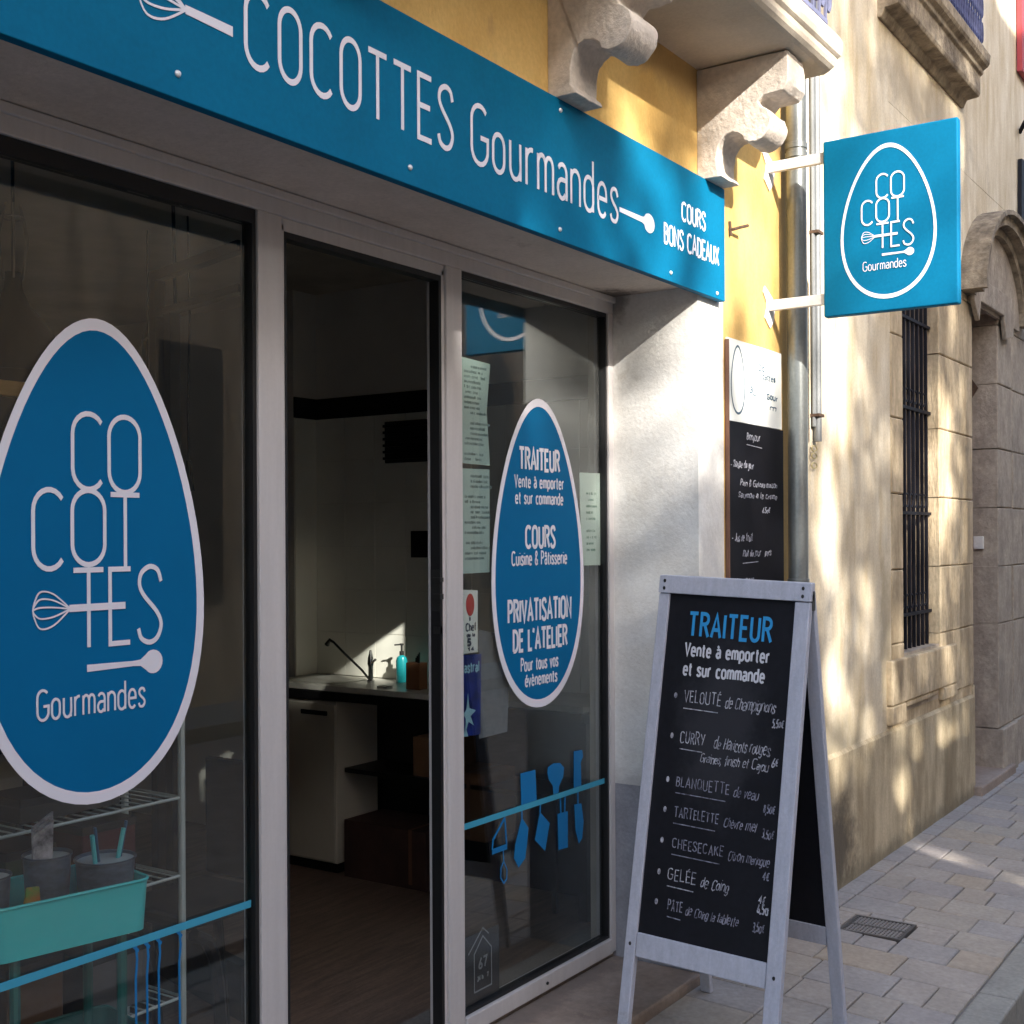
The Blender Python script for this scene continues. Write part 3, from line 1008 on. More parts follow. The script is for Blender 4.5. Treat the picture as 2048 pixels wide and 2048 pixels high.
wk.build("whisk_emblem", WHITEV, fa)
screw0 = None
for sx_, sz_ in ((.85, 2.37), (1.553, 2.376), (2.238, 2.370), (2.894, 2.360), (3.566, 2.358), (3.915, 2.348), (1.2, 2.69), (2.9, 2.69)):
    if screw0 is None:
        s_ = MB()
        s_.lathe([(.0068, 0), (.0068, .002), (.0045, .005), (0, .006)], (0, 0, 0), 12)
        screw0 = s_.build("screw", mat("screw_steel", (.75, .75, .75), .3, metal=.3), fa, smooth=True)
        so = screw0
    else:
        so = screw0.copy()
        COL.objects.link(so)
    so.parent = fa
    so.matrix_parent_inverse = Matrix()
    so.matrix_local = Matrix.Translation((sx_ - 1.5, -.0105, sz_ - 2.33)) @ Matrix.Rotation(PI / 2, 4, "X")
MB().box(4.03 - .022, 4.03 - .0, -.35, -.341, 2.3, 2.31)

# =================================================================== the neighbour
nb = thing("stone_house", "cream limestone town house with a barred window and an arched doorway beyond the shop", "building", (7.0, -.34, 0))
NY = -.343
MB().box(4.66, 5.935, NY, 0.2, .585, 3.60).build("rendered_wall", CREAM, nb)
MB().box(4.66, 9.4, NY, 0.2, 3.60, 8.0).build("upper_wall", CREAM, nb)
MB().box(9.4, 24, NY, 0.2, -.1, 8.0).build("far_wall", STONE2, nb)
MB().box(5.935, 7.5, NY, .2, 3.02, 3.598).build("panel_above", CREAM, nb)
MB().box(5.935, 7.5, NY + .12, .3, .585, 3.6)
MB().box(5.935, 7.5, NY + .004, .2, .585, .64).build("course", STONE, nb)
MB().box(7.502, 9.38, NY + .001, .2, 3.0, 3.598).build('panel_above', CREAM, nb)
MB().box(7.502, 8.1, NY, .2, 2.90, 2.999).build("lintel", STONE2, nb)
# plinth
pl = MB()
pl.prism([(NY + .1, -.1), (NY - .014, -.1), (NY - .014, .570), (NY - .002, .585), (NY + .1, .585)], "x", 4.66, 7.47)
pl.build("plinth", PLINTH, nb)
# squared stone blocks round the window and doorway
zs = [.64, .985, 1.345, 1.716, 2.085, 2.49, 2.86, 3.018]


def stone_block(x0, x1, z0, z1, y0, mt, y1=.1, name="stone_block"):
    g = .0022
    r_ = rnd.uniform(-.0015, .0015)
    j = lambda: rnd.uniform(-.002, .002)
    c_ = .006
    A = [(x0 + g + j(), z0 + g + j()), (x1 - g + j(), z0 + g + j()), (x1 - g + j(), z1 - g + j()), (x0 + g + j(), z1 - g + j())]
    B = [(A[0][0] + c_, A[0][1] + c_), (A[1][0] - c_, A[1][1] + c_), (A[2][0] - c_, A[2][1] - c_), (A[3][0] + c_, A[3][1] - c_)]
    vs = [(a, y1, b) for a, b in A] + [(a, y0 + .005 + r_, b) for a, b in A] + [(a, y0 + r_, b) for a, b in B]
    fs = [(0, 1, 5, 4), (1, 2, 6, 5), (2, 3, 7, 6), (3, 0, 4, 7), (4, 5, 9, 8), (5, 6, 10, 9), (6, 7, 11, 10), (7, 4, 8, 11), (8, 9, 10, 11)]
    return MB().add(vs, fs).build(name, mt, nb)


MB().box(5.97, 6.10, NY + .012, .2, .64, 3.015).build("backing", mat("pale_mortar", (.27, .22, .15), .95, fine=.1), nb)
MB().box(6.81, 7.46, NY + .012, .2, .64, 3.015).build("backing", mat("pale_mortar", (.27, .22, .15), .95, fine=.1), nb)
MB().box(8.14, 9.4, NY + .012, .2, -.1, 3.6).build("backing", mat("pale_mortar", (.27, .22, .15), .95, fine=.1), nb)
for i in range(len(zs) - 1):
    z0, z1 = zs[i], zs[i + 1]
    stone_block(5.937, 6.130, z0, z1, NY - .004, STONE)
    xm = 7.19 + rnd.uniform(-.02, .02)
    stone_block(6.78, xm, z0, z1, NY - .004, STONE)
    stone_block(xm, 7.497, z0, z1, NY - .002, STONE)
    z0b, z1b = (z0 - .03, z1 - .03) if i else (.30, z1 - .03)
    stone_block(8.103, 8.50 + rnd.uniform(-.03, .03), z0b, z1b, NY - .006, STONE2)
    stone_block(8.54, 9.39, z0b, z1b, NY, STONE2)
stone_block(8.103, 8.52, -.05, .30, NY - .03, STONE2)
stone_block(8.54, 9.39, -.05, .30, NY - .01, STONE2)
stone_block(7.475, 7.5, -.05, .64, NY - .008, STONE)
# window: sill, recess, glass, iron bars
sl = MB()
sl.box(5.86, 7.03, NY - .030, NY + .1, .700, .915).box(5.86, 6.08, NY - .030, NY + .1, .606, .697).box(6.76, 7.03, NY - .030, NY + .1, .628, .697)
sl.box(6.12, 6.66, NY - .022, NY + .1, .668, .698)
sl.build("window_sill", STONE, nb, bevel=.008)
MB().box(6.13, 6.78, NY + .002, .2, .64, .930).build("inner_sill", STONE2, nb)
MB().box(6.14, 6.77, NY + .235, NY + .26, .93, 3.02).build("shutter", DOORRED, nb)
grille = MB()
bx = 6.19
for k in range(8):
    bxk = 6.175 + .078 * k
    b_ = MB()
    b_.box(bxk, bxk + .016, NY + .045, NY + .061, .932, 3.018)
    b_.build("window_bar", IRON, nb)
for zz in (1.10, 1.62, 2.16, 2.62, 2.90):
    MB().box(6.132, 6.778, NY + .040, NY + .066, zz, zz + .016).build("cross_bar", IRON, nb)
cl = MB()
for k in range(7):
    for zz in (1.14, 1.66, 2.20):
        xc = 6.175 + .078 * k + .047
        cl.tube([(xc + .03 * math.cos(a * PI / 5), NY + .053, zz + .035 + .035 * math.sin(a * PI / 5)) for a in range(10)], .005, 5, closed=True)
cl.build("scrollwork", IRON, nb)["kind"] = "stuff"
# upper window ledge with its guard
ul = MB()
ul.prism([(NY + .1, 3.965), (NY - .015, 3.945), (NY - .035, 3.985), (NY - .100, 3.992), (NY - .108, 4.010), (NY - .108, 4.105), (NY - .125, 4.115), (NY - .125, 4.135),
          (NY - .150, 4.150), (NY - .160, 4.165), (NY - .165, 4.215), (NY + .1, 4.215)], "x", 5.77, 7.28)
ul.build("upper_ledge", DARKSTONE, nb, bevel=.005)
gd = MB()
gd.box(5.80, 7.22, NY - .142, NY - .130, 4.235, 4.25).box(5.80, 7.22, NY - .142, NY - .130, 4.95, 4.965)
xx = 5.82
while xx < 7.2:
    gd.box(xx, xx + .010, NY - .140, NY - .132, 4.215, 4.95)
    for zc in (4.32, 4.46, 4.60, 4.74, 4.88):
        gd.tube([(xx + .027 + .02 * math.cos(a * PI / 4), NY - .136, zc + .055 * math.sin(a * PI / 4)) for a in range(8)], .006, 4, closed=True)
    xx += .05
gd.build("window_guard", BLUEIRON, nb)
MB().box(5.95, 7.15, NY - .004, NY + .0, 4.215, 6.0).build("upper_shutter", mat("blue_shutter", (.045, .05, .13), .6), nb)
# doorway
MB().box(7.5, 8.1, NY + .155, NY + .2, .02, 2.90).build("house_door", DOORRED, nb)
MB().box(7.44, 8.32, NY - .06, NY + .16, -.1, .055).build("door_step", STEP, nb, bevel=.01)
MB().box(7.5, 7.512, NY + .02, NY + .154, .06, 2.89).build("door_frame", DOORRED, nb)
hood = MB()
cx, cz, rx, rz = 8.03, 2.86, .78, .60


def arch_band(mb, r0, r1, y0, y1, a0=4, a1=176, n=18):
    vs, fs = [], []
    for i in range(n + 1):
        a = math.radians(a0 + (a1 - a0) * i / n)
        for r in (r0, r1):
            for y in (y0, y1):
                vs.append((cx + rx * r * math.cos(a), y, cz + rz * r * math.sin(a)))
    for i in range(n):
        b = i * 4
        c_ = b + 4
        fs += [(b, b + 1, c_ + 1, c_), (b + 2, c_ + 2, c_ + 3, b + 3), (b, c_, c_ + 2, b + 2), (b + 1, b + 3, c_ + 3, c_ + 1)]
    fs += [(0, 2, 3, 1), (n * 4, n * 4 + 1, n * 4 + 3, n * 4 + 2)]
    mb.add(vs, fs)


arch_band(hood, .82, .90, NY - .055, NY + .0)
arch_band(hood, .905, 1.0, NY - .115, NY + .0)
arch_band(hood, 1.0, 1.045, NY - .15, NY + .0)
hood.build("door_hood", DARKSTONE, nb)
tym = MB()
tym.prism([(cx + rx * .82 * math.cos(math.radians(a)), cz + rz * .82 * math.sin(math.radians(a))) for a in range(0, 181, 12)], "y", NY - .02, NY - .001)
tym.build("tympanum", STONE2, nb)
ll = MB()
ll.prism([(7.36, 2.86), (7.36, 3.02), (8.36, 3.02), (8.36, 2.78), (8.16, 2.74), (8.10, 2.88), (7.52, 2.88), (7.48, 2.76)], "y", NY - .050, NY - .0215)
ll.build("door_lintel", STONE2, nb, bevel=.006)
bell = thing("door_bell", "small white door bell box inside the stone doorway", "door bell", (8.08, -.22, 1.45))
MB().box(8.075, 8.099, -.265, -.205, 1.425, 1.505).build("box", WHITEP, bell, bevel=.004)
dk = thing("door_knocker", "dark iron diamond-shaped bracket on the doorway's far side", "bracket", (8.08, -.2, 2.4))
d_ = MB()
d_.prism([(-.185, 2.52), (-.235, 2.44), (-.185, 2.36)], "x", 8.085, 8.099)
d_.build("diamond", RUST, dk)
sh = thing("red_shutter", "pinkish red shutter folded against the upper wall past the doorway", "shutter", (8.9, -.36, 4.5))
MB().box(8.70, 9.1, NY - .04, NY - .006, 4.60, 6.0).build("leaf", REDSH, sh)
ln = thing("wall_lantern", "dark iron lantern arm on the upper wall past the doorway", "lantern", (8.7, -.4, 4.2))
l_ = MB()
l_.tube([(8.80, NY, 4.22), (8.72, NY - .05, 4.26), (8.62, NY - .09, 4.22)], .015, 6)
l_.build("arm", IRON, ln)
l_ = MB()
l_.prism([(8.70, 3.52), (9.05, 3.46), (9.05, 4.05), (8.72, 4.02)], "y", NY - .03, NY - .006)
l_.build("case", IRON, ln)

# =================================================================== things on the outside wall
# hanging sign
hs = thing("hanging_sign", "square blue hanging sign with a white egg outline on two white arms", "hanging sign", (4.44, -.81, 2.32))
hp = MB().box(4.421, 4.461, -1.049, -.566, 2.318, 2.966)
hp.build("panel", BLUE, hs, bevel=.006, seg=3)
HF = Face((4.4208, 0, 0), (0, -1, 0), (0, 0, 1), (-1, 0, 0))
e_ = MB()
ring(e_, HF, egg_pts(.804, 2.640, .172, .278), egg_pts(.804, 2.640, .162, .263), .0002, .0012)
e_.build("egg_outline", WHITEV, hs)


def fh(x, z):
    return (.802 + (x - 1.6575) * .58, 2.81 - (1.774 - z) * .545)


lg = MB()
logo(lg, HF, fh, .0048, .0022)
lg.build("lettering", WHITEV, hs)
HB = Face((4.4612, 0, 0), (0, 1, 0), (0, 0, 1), (1, 0, 0))
e_ = MB()
ring(e_, HB, egg_pts(-.804, 2.640, .172, .278), egg_pts(-.804, 2.640, .162, .263), .0002, .0012)
e_.build("egg_outline", WHITEV, hs)
for zc in (2.912, 2.388):
    a_ = MB()
    a_.box(4.432, 4.452, -.566, WY - .006, zc - .02, zc + .02)
    am = a_.build("arm", WHITEIRON, hs, bevel=.003)
    p_ = MB()
    p_.prism([(4.385, zc + .045), (4.40, zc + .070), (4.475, zc + .035), (4.50, zc - .0), (4.485, zc - .055), (4.45, zc - .085), (4.40, zc - .05), (4.418, zc - .01), (4.418, zc + .01)], "y", WY - .006, WY - .001)
    p_.build("wall_plate", WHITEIRON, hs, bevel=.001)
    for qx, qz in ((4.408, zc + .045), (4.47, zc + .01), (4.425, zc - .045), (4.455, zc - .068)):
        MB().lathe([(.005, 0), (.005, .003), (0, .004)], (0, 0, 0), 8).build("bolt", RUST, hs).matrix_local = \
            Matrix.Translation((qx, WY - .006, qz)) @ Matrix.Rotation(PI / 2, 4, "X")

# menu blackboard on the wall
mbd = thing("wall_menu_board", "black chalk menu board with brown edge hung on the yellow wall below the poster", "menu board", (4.3, -.34, 1.1))
BX0, BX1 = 4.040, 4.552
MB().box(BX0 + .006, BX1, WY - .014, WY - .002, 1.10, 1.921).build("board", BOARD, mbd)
MB().box(BX0 - .002, BX0 + .0055, WY - .018, WY - .002, 1.09, 2.21).build("edge_strip", BROWNW, mbd, bevel=.002)
BF = wallface(WY - .0142)
ch = MB()
write(ch, BF, "Bonjour !", 4.20, 1.864, .026, .0024, jit=.06, slant=.1, width=.15)
pen(ch, BF, [[(4.20, 1.846), (4.34, 1.840)]], .0022)
for (t_, x_, z_, h_, w_) in (("- Soupe du jour", 4.058, 1.760, .030, .20), ("Pain & Gateau maison", 4.14, 1.695, .024, .34), ("Saumon a la creme", 4.12, 1.652, .024, .36),
                             ("6,50$", 4.34, 1.600, .022, .07), ("- Jus de fruit", 4.065, 1.495, .030, .18), ("Plat du jour 9 pers", 4.16, 1.440, .026, .26), ("- Bon repas", 4.065, 1.342, .028, .19),
                             ("5 plats (12 pers)", 4.17, 1.295, .024, .20), ("- nos desserts en ete", 4.065, 1.195, .022, .38), ("3$", 4.45, 1.175, .032, .05)):
    write(ch, BF, t_, x_, z_, h_ * .85, .0022, jit=.10, slant=.2, width=w_, rise=.06 if "desserts" in t_ else 0)
pen(ch, BF, [[(4.16, 1.414), (4.30, 1.418)], [(4.18, 1.256), (4.28, 1.263)]], .0022)
ch.build("chalk_writing", CHALKH, mbd)["kind"] = "stuff"
po = thing("wall_poster", "white poster with a faint egg outline pinned above the wall blackboard", "poster", (4.3, -.35, 1.93))
MB().box(BX0 + .007, BX1 - .006, WY - .010, WY - .002, 1.924, 2.218).build("sheet", PAPER, po)
PF = wallface(WY - .0102)
e_ = MB()
ring(e_, PF, egg_pts(4.135, 2.075, .062, .125), egg_pts(4.135, 2.075, .056, .117), .0002, .0009)
for (t_, x_, z_, w_) in (("Co", 4.32, 2.13, .06), ("cottes", 4.36, 2.10, .12), ("Gour", 4.40, 2.03, .10), ("3,", 4.24, 2.04, .04), ("7", 4.27, 2.01, .03), ("m", 4.43, 1.99, .06)):
    write(e_, PF, t_, x_, z_, .022, .0035, width=w_, jit=.08)
e_.build("print", mat("pale_blue_ink", (.07, .12, .17), .8), po)
nl = thing("wall_hook", "rusty iron hook sticking out of the yellow wall beside the name board", "hook", (4.10, -.34, 2.61))
n_ = MB()
n_.tube([(4.085, WY, 2.605), (4.090, WY - .02, 2.607), (4.11, WY - .035, 2.615), (4.14, WY - .05, 2.625)], .006, 6)
n_.tube([(4.085, WY - .004, 2.635), (4.087, WY - .006, 2.585)], .006, 6)
n_.build("pin", RUST, nl)

# downpipe and cable pipe
dp = thing("downpipe", "wide grey zinc downpipe between the yellow shop and the cream house", "downpipe", (4.56, -.40, 0))
d_ = MB()
d_.lathe([(.0385, 0.02), (.0385, 5.5)], (4.585, -.40, 0), 28)
d_.build("pipe", ZINC, dp, smooth=True)
for zz in (3.02, 2.985, 1.335, .50):
    MB().lathe([(.0385, -.012), (.0425, -.01), (.0425, .01), (.0385, .012)], (4.585, -.40, zz), 28).build("collar", ZINC, dp, smooth=True)
tp = thing("cable_pipe", "thin pale cable pipe rising beside the wide zinc downpipe", "pipe", (4.86, -.37, 1.9))
d_ = MB()
d_.tube([(4.905, -.362, 1.90), (4.905, -.362, 3.9)], .017, 12)
d_.tube([(4.880, -.356, 1.96), (4.878, -.356, 3.9)], .009, 8)
d_.build("pipe", PIPEW, tp, smooth=True)
d_ = MB()
for zz in (1.87, 1.84, 1.80):
    d_.tube([(4.88 + .03 * math.cos(a), -.356, zz + .012 * math.sin(a)) for a in [i * PI / 4 for i in range(8)]], .003, 5, closed=True)
d_.build("cable_loop", mat("yellowed_cable", (.50, .42, .22), .7), tp)
for zz in (2.0, 2.75):
    MB().box(4.87, 4.93, -.382, -.343, zz, zz + .012).build("clip", RUST, tp)

# =================================================================== decals and papers on the glass
GF = wallface(.0098)
eg = thing("egg_decal", "large blue egg decal with white rim and stacked thin lettering on the left window", "window decal", (1.63, 0, 1.47))
e_ = MB()
outer = egg_pts(1.660, 1.4666, .289, .509, k=.22)
inner = egg_pts(1.660, 1.4666, .268, .484, k=.22)
plate(e_, GF, inner, .0002, .0010)
e_.build("egg", EGGBLUE, eg)
e_ = MB()
ring(e_, GF, outer, inner, .0002, .0014)
e_.build("rim", WHITEV, eg)
DF = wallface(.0086)
DF = Face((.006, .0086, 0), (1, 0, 0), (0, 0, 1), (0, -1, 0))
l_ = MB()
logo(l_, DF, same, .0082, .0042)
l_.build("lettering", WHITEV, eg)

GF = Face((.014, .0098, 0), (1, 0, 0), (0, 0, 1), (0, -1, 0))
DF = Face((.014, .0086, 0), (1, 0, 0), (0, 0, 1), (0, -1, 0))
eg2 = thing("catering_decal", "narrow blue egg decal with white service text on the right window", "window decal", (3.36, 0, 1.46))
e_ = MB()
C2 = 3.359
plate(e_, GF, egg_pts(C2, 1.461, .255, .475), .0002, .0010)
e_.build("egg", EGGBLUE, eg2)
e_ = MB()
ring(e_, GF, egg_pts(C2, 1.461, .275, .501), egg_pts(C2, 1.461, .255, .475), .0002, .0014)
e_.build("rim", WHITEV, eg2)
l_ = MB()
for (t_, x0, x1, z_, h_, w_) in (("TRAITEUR", 3.240, 3.478, 1.730, .066, .0090), ("Vente à emporter", 3.212, 3.504, 1.672, .038, .0045),
                                 ("et sur commande", 3.216, 3.500, 1.620, .038, .0045), ("COURS", 3.274, 3.448, 1.480, .066, .0090),
                                 ("Cuisine & Pâtisserie", 3.194, 3.522, 1.424, .042, .0045), ("PRIVATISATION", 3.172, 3.547, 1.244, .067, .0088),
                                 ("DE L'ATELIER", 3.200, 3.520, 1.152, .064, .0088), ("Pour tous vos", 3.243, 3.462, 1.086, .040, .0045),
                                 ("évènements", 3.266, 3.456, 1.036, .038, .0045)):
    write(l_, DF, t_, x0, z_, h_, w_, width=x1 - x0, sp=.17)
l_.build("lettering", WHITEV, eg2)

# utensil rail decals
r2 = thing("rail_decal", "light blue rail decal with hanging kitchen tools on the right window", "window decal", (3.36, 0, .65))
MB().box(2.933, 3.781, .0072, .0094, .6440, .6620).build("rail", TEALBLUE, r2)
SH = dict(
    knife=[(3.2447, 0.6224), (3.2817, 0.5827), (3.2732, 0.5311), (3.262, 0.489), (3.2247, 0.4679), (3.1989, 0.5028), (3.2071, 0.5449), (3.2285, 0.5903)],
    grater=[(3.238, 0.7634), (3.3242, 0.7615), (3.3315, 0.6628), (3.2424, 0.6628)],
    cleaver=[(3.3504, 0.6203), (3.409, 0.5727), (3.3799, 0.4875), (3.3193, 0.5364)],
    spoon=[(3.3994, 0.7571), (3.4337, 0.7655), (3.4741, 0.7608), (3.5003, 0.7412), (3.4942, 0.7112), (3.4676, 0.6847), (3.4645, 0.6630), (3.4327, 0.6630), (3.4301, 0.6911), (3.4047, 0.7167), (3.3964, 0.7394)],
    spatula=[(3.458, 0.594), (3.5225, 0.5912), (3.5213, 0.4698), (3.4626, 0.4729)],
    fork=[(3.5635, 0.7863), (3.6185, 0.783), (3.6244, 0.7599), (3.6088, 0.7432), (3.6112, 0.6630), (3.5623, 0.6630)],
    whisk=[(3.5647, 0.6053), (3.6105, 0.6017), (3.6253, 0.537), (3.6154, 0.4817), (3.5937, 0.4672), (3.5729, 0.5156)])
for k_, pts in SH.items():
    plate(MB(), GF, pts, .0003, .0012)
    m_ = MB()
    plate(m_, GF, pts, .0003, .0012)
    m_.build(k_, UTENBLUE, r2)
m_ = MB()
pen(m_, GF, [[(3.1486, .640), (3.0853, .5846), (3.0800, .555)], [(3.1486, .640), (3.1580, .555)], [(3.08, .553), (3.160, .553)],
             [(3.2440, .645), (3.2447, .620)], [(3.352, .645), (3.3504, .618)], [(3.475, .645), (3.478, .592)], [(3.505, .645), (3.502, .592)], [(3.588, .645), (3.588, .603)]], .006)
plate(m_, GF, rect(3.080, .540, 3.161, .556), .0003, .0011)
pen(m_, GF, [[(3.140, .54), (3.142, .506), (3.160, .476), (3.158, .448), (3.142, .438), (3.125, .459), (3.127, .487), (3.142, .506)]], .004)
m_.build("funnel", UTENBLUE, r2)
r1 = thing("rail_decal", "light blue rail decal with thin hanging whisks low on the left window", "window decal", (1.6, 0, .64))
MB().box(.44, 2.090, .0072, .0094, .6310, .6480).build("rail", TEALBLUE, r1)
m_ = MB()
st = []
for i, x_ in enumerate((1.738, 1.768, 1.800, 1.858)):
    st += [[(x_, .640), (x_ + .004, .60), (x_, .56), (x_ + .001, .40)]]
    st += [[(x_ - .006, .632), (x_ + .008, .618)]]
st += [cat([(1.728, .40), (1.71, .34), (1.72, .29), (1.75, .27), (1.79, .30), (1.80, .36), (1.80, .40)])]
st += [cat([(1.84, .42), (1.86, .38), (1.885, .32), (1.87, .26), (1.84, .24)])]
pen(m_, GF, st, .0055)
plate(m_, GF, arc(1.80, .31, .03, .07, 0, 360, 16)[:-1], .0003, .0015)
plate(m_, GF, arc(1.865, .29, .02, .05, 0, 360, 14)[:-1], .0003, .0015)
m_.build("whisk", UTENBLUE, r1)

IF = Face((.027, .020, 0), (1, 0, 0), (0, 0, 1), (0, -1, 0))   # just inside the pane
pp = []


def paper(name, label, cat_, pts, mt, d=0.0):
    # IF carries the offset of the inner face of the pane
    t_ = thing(name, label, cat_, (pts[0][0], .02, pts[0][1]))
    m_ = MB()
    plate(m_, IF, pts, -.0006 - d, 0.0 - d)
    m_.build("sheet", mt, t_)
    return t_


p1 = paper("notice", "upper pale green printed notice taped inside the right window by the door post", "notice",
           [(2.934, 1.734), (3.082, 1.733), (3.066, 1.90), (3.086, 2.046), (2.934, 2.052)], PAPERT)
p2 = paper("notice", "lower pale green printed notice taped inside the right window by the door post", "notice",
           [(2.934, 1.404), (3.078, 1.405), (3.079, 1.721), (2.934, 1.719)], PAPERT)
for p_, z0, z1 in ((p1, 1.75, 2.03), (p2, 1.43, 1.70)):
    m_ = MB()
    z = z1
    while z > z0:
        if rnd.random() > .12:
            a_ = 2.95 + (rnd.random() < .3) * .03
            write(m_, IF, "".join(rnd.choice("aeinorstumlcd  ") for _ in range(rnd.randint(12, 22))), a_, z - .006, .0085, .0016, width=rnd.uniform(.07, .11), t=.0006)
        z -= .0155
    m_.build("print", INKG, p_)
p3 = paper("menu_sheet", "white menu sheet taped inside the right window next to the jamb", "notice",
           [(3.624, 1.414), (3.778, 1.412), (3.778, 1.737), (3.616, 1.734)], PAPERL)
m_ = MB()
for i in range(9):
    write(m_, IF, "".join(rnd.choice("aeinorstumlcd  ") for _ in range(rnd.randint(7, 14))), 3.66, 1.66 - i * .022 - (i > 4) * .02, .009, .0018, width=rnd.uniform(.04, .08), t=.0006)
m_.build("print", mat("green_ink", (.25, .40, .30), .8), p3)
p4 = paper("card_sticker", "narrow white card sticker with a red flame and black text beside the door post", "sticker",
           [(2.934, 1.165), (3.012, 1.165), (3.014, 1.352), (2.934, 1.357)], PAPER)
m_ = MB()
plate(m_, IF, arc(2.974, 1.310, .021, .034, 0, 360, 18)[:-1], .0003, .0010)
m_.build("flame", RED, p4)
m_ = MB()
write(m_, IF, "i", 2.972, 1.262, .016, .006)
write(m_, IF, "Chef", 2.952, 1.232, .022, .0035, width=.05)
write(m_, IF, "de la", 2.956, 1.214, .010, .002, width=.04)
write(m_, IF, "59", 2.960, 1.188, .020, .005, width=.034)
write(m_, IF, "14", 2.962, 1.172, .009, .003, width=.028)
m_.build("print", INKB, p4)
p5 = paper("blue_card", "deep blue card with pale star shapes under the white card sticker", "sticker",
           [(2.934, .918), (3.024, .914), (3.031, 1.158), (2.934, 1.162)], DEEPBLUE)
m_ = MB()
write(m_, IF, "astral", 2.942, 1.108, .028, .004, width=.075, jit=.05)
plate(m_, IF, [(2.960, 1.045), (2.967, 1.000), (3.000, .990), (2.972, .975), (2.990, .945), (2.962, .960), (2.945, .925), (2.948, .970), (2.936, .985), (2.952, .998)], .0003, .0010)
plate(m_, IF, [(2.937, .918), (2.960, .916), (2.946, .950)], .0003, .0010)
m_.build("star", LIGHTBLUE, p5)
p6 = paper("grey_sheet", "small tilted grey sheet hanging behind the blue egg decal's lower left edge", "notice",
           [(3.030, .898), (3.183, .900), (3.197, 1.100), (3.19, 1.20), (3.031, 1.232)], PAPERG, d=.01)
p7 = paper("alarm_sticker", "dark alarm sticker with a thin house outline in the window's bottom corner", "sticker",
           [(2.934, .106), (3.118, .106), (3.116, .312), (2.934, .318)], STICKER)
m_ = MB()
pen(m_, IF, [[(2.985, .14), (2.985, .255), (3.03, .30), (3.075, .255), (3.075, .14), (2.985, .14)], [(2.955, .262), (3.03, .325), (3.06, .30)]], .0032)
write(m_, IF, "67", 3.008, .205, .032, .005, width=.042)
write(m_, IF, "24 h / 7", 3.002, .170, .013, .0026, width=.055)
m_.build("print", mat("sticker_grey", (.30, .31, .34), .6), p7)

# =================================================================== pavement sign (A-board)
ab = thing("pavement_sign", "grey wooden A-frame pavement sign with a chalked catering menu", "pavement sign", (3.45, -.62, 0))
YL, YR = -.377, -.868
TL = math.atan(.037)


def tilt(y, z):
    return z + (y - YL) * .037


LEAN = (3.475 - 3.160) / 1.39


def leg_pts(xf, z, th):
    return xf


def slanted(y0, y1, z0, z1, xbase, slope, off0, off1):
    """box in the plane of a leaning frame: x = xbase + slope*z + off"""
    vs = []
    for z in (z0, z1):
        for y in (y0, y1):
            for o_ in (off0, off1):
                zz = tilt(y, z)
                vs.append((xbase + slope * z + o_, y, zz))
    return MB().add(vs, [(0, 2, 3, 1), (4, 5, 7, 6), (0, 1, 5, 4), (2, 6, 7, 3), (0, 4, 6, 2), (1, 3, 7, 5)])


SF, XF = LEAN, 3.160
SB, XB = -(3.76 - 3.500) / 1.37, 3.770
LW = .050
slanted(YL - LW * .72, YL, .0, 1.335, XF, SF, 0, .026).build("leg", GWOOD, ab, bevel=.003)
slanted(YR, YR + LW * .92, .0, 1.335, XF, SF, 0, .026).build("leg", GWOOD, ab, bevel=.003)
slanted(YR - .002, YL + .002, 1.337, 1.392, XF, SF, -.004, .028).build("top_rail", GWOOD, ab, bevel=.003)
slanted(YR + LW * .92 + .001, YL - LW * .72 - .001, .272, .338, XF, SF, .001, .025).build("bottom_rail", GWOOD, ab, bevel=.003)
slanted(YR + LW * .92 - .004, YL - LW * .72 + .004, .336, 1.339, XF, SF, .010, .018).build("chalk_panel", BOARD, ab)
slanted(YL - LW * .72, YL, .0, 1.37, XB, SB, -.024, 0).build("leg", GWOOD, ab, bevel=.003)
slanted(YR, YR + LW * .8, .0, 1.37, XB, SB, -.024, 0).build("leg", GWOOD, ab, bevel=.003)
slanted(YR + LW * .8 + .001, YL - LW * .72 - .001, 1.31, 1.365, XB, SB, -.023, -.001).build("top_rail", GWOOD, ab, bevel=.003)
slanted(YR + LW * .8 + .001, YL - LW * .72 - .001, .262, .322, XB, SB, -.023, -.001).build("bottom_rail", GWOOD, ab, bevel=.003)
slanted(YR + LW * .8 - .004, YL - LW * .72 + .004, .320, 1.312, XB, SB, -.016, -.009).build("chalk_panel", BOARD, ab)
for y_ in (YL - .01, YR + .01):
    h_ = MB()
    h_.tube([(3.487, y_ - .014, tilt(y_, 1.36)), (3.487, y_ + .014, tilt(y_, 1.36))], .008, 8)
    h_.box(3.478, 3.50, y_ - .012, y_ + .012, tilt(y_, 1.31), tilt(y_, 1.355))
    h_.build("hinge", mat("dark_steel", (.06, .06, .06), .35, metal=.7), ab)
for y_, z_ in ((YL - .018, 1.352), (YL - .018, 1.375), (YR + .022, 1.352), (YR + .022, 1.375), (YL - .018, .305), (YR + .022, .305)):
    c_ = Vector((XF + SF * z_ - .0045 if z_ > 1.3 else XF + SF * z_ - .0005, y_, tilt(y_, z_)))
    m_ = MB()
    m_.add([c_ + Vector((-.001, .0045 * math.cos(a * PI / 4), .006 * math.sin(a * PI / 4))) for a in range(8)] + [c_ + Vector((.002, .0045 * math.cos(a * PI / 4), .006 * math.sin(a * PI / 4))) for a in range(8)],
           [tuple(range(8))] + [(i, (i + 1) % 8, 8 + (i + 1) % 8, 8 + i) for i in range(8)])
    m_.build("screw", mat("dark_steel", (.06, .06, .06), .35, metal=.7), ab)
AO = Vector((XF + .010, YL, 0))
va = Vector((SF, 0, 1))
un = Vector((0, -1, -.037))
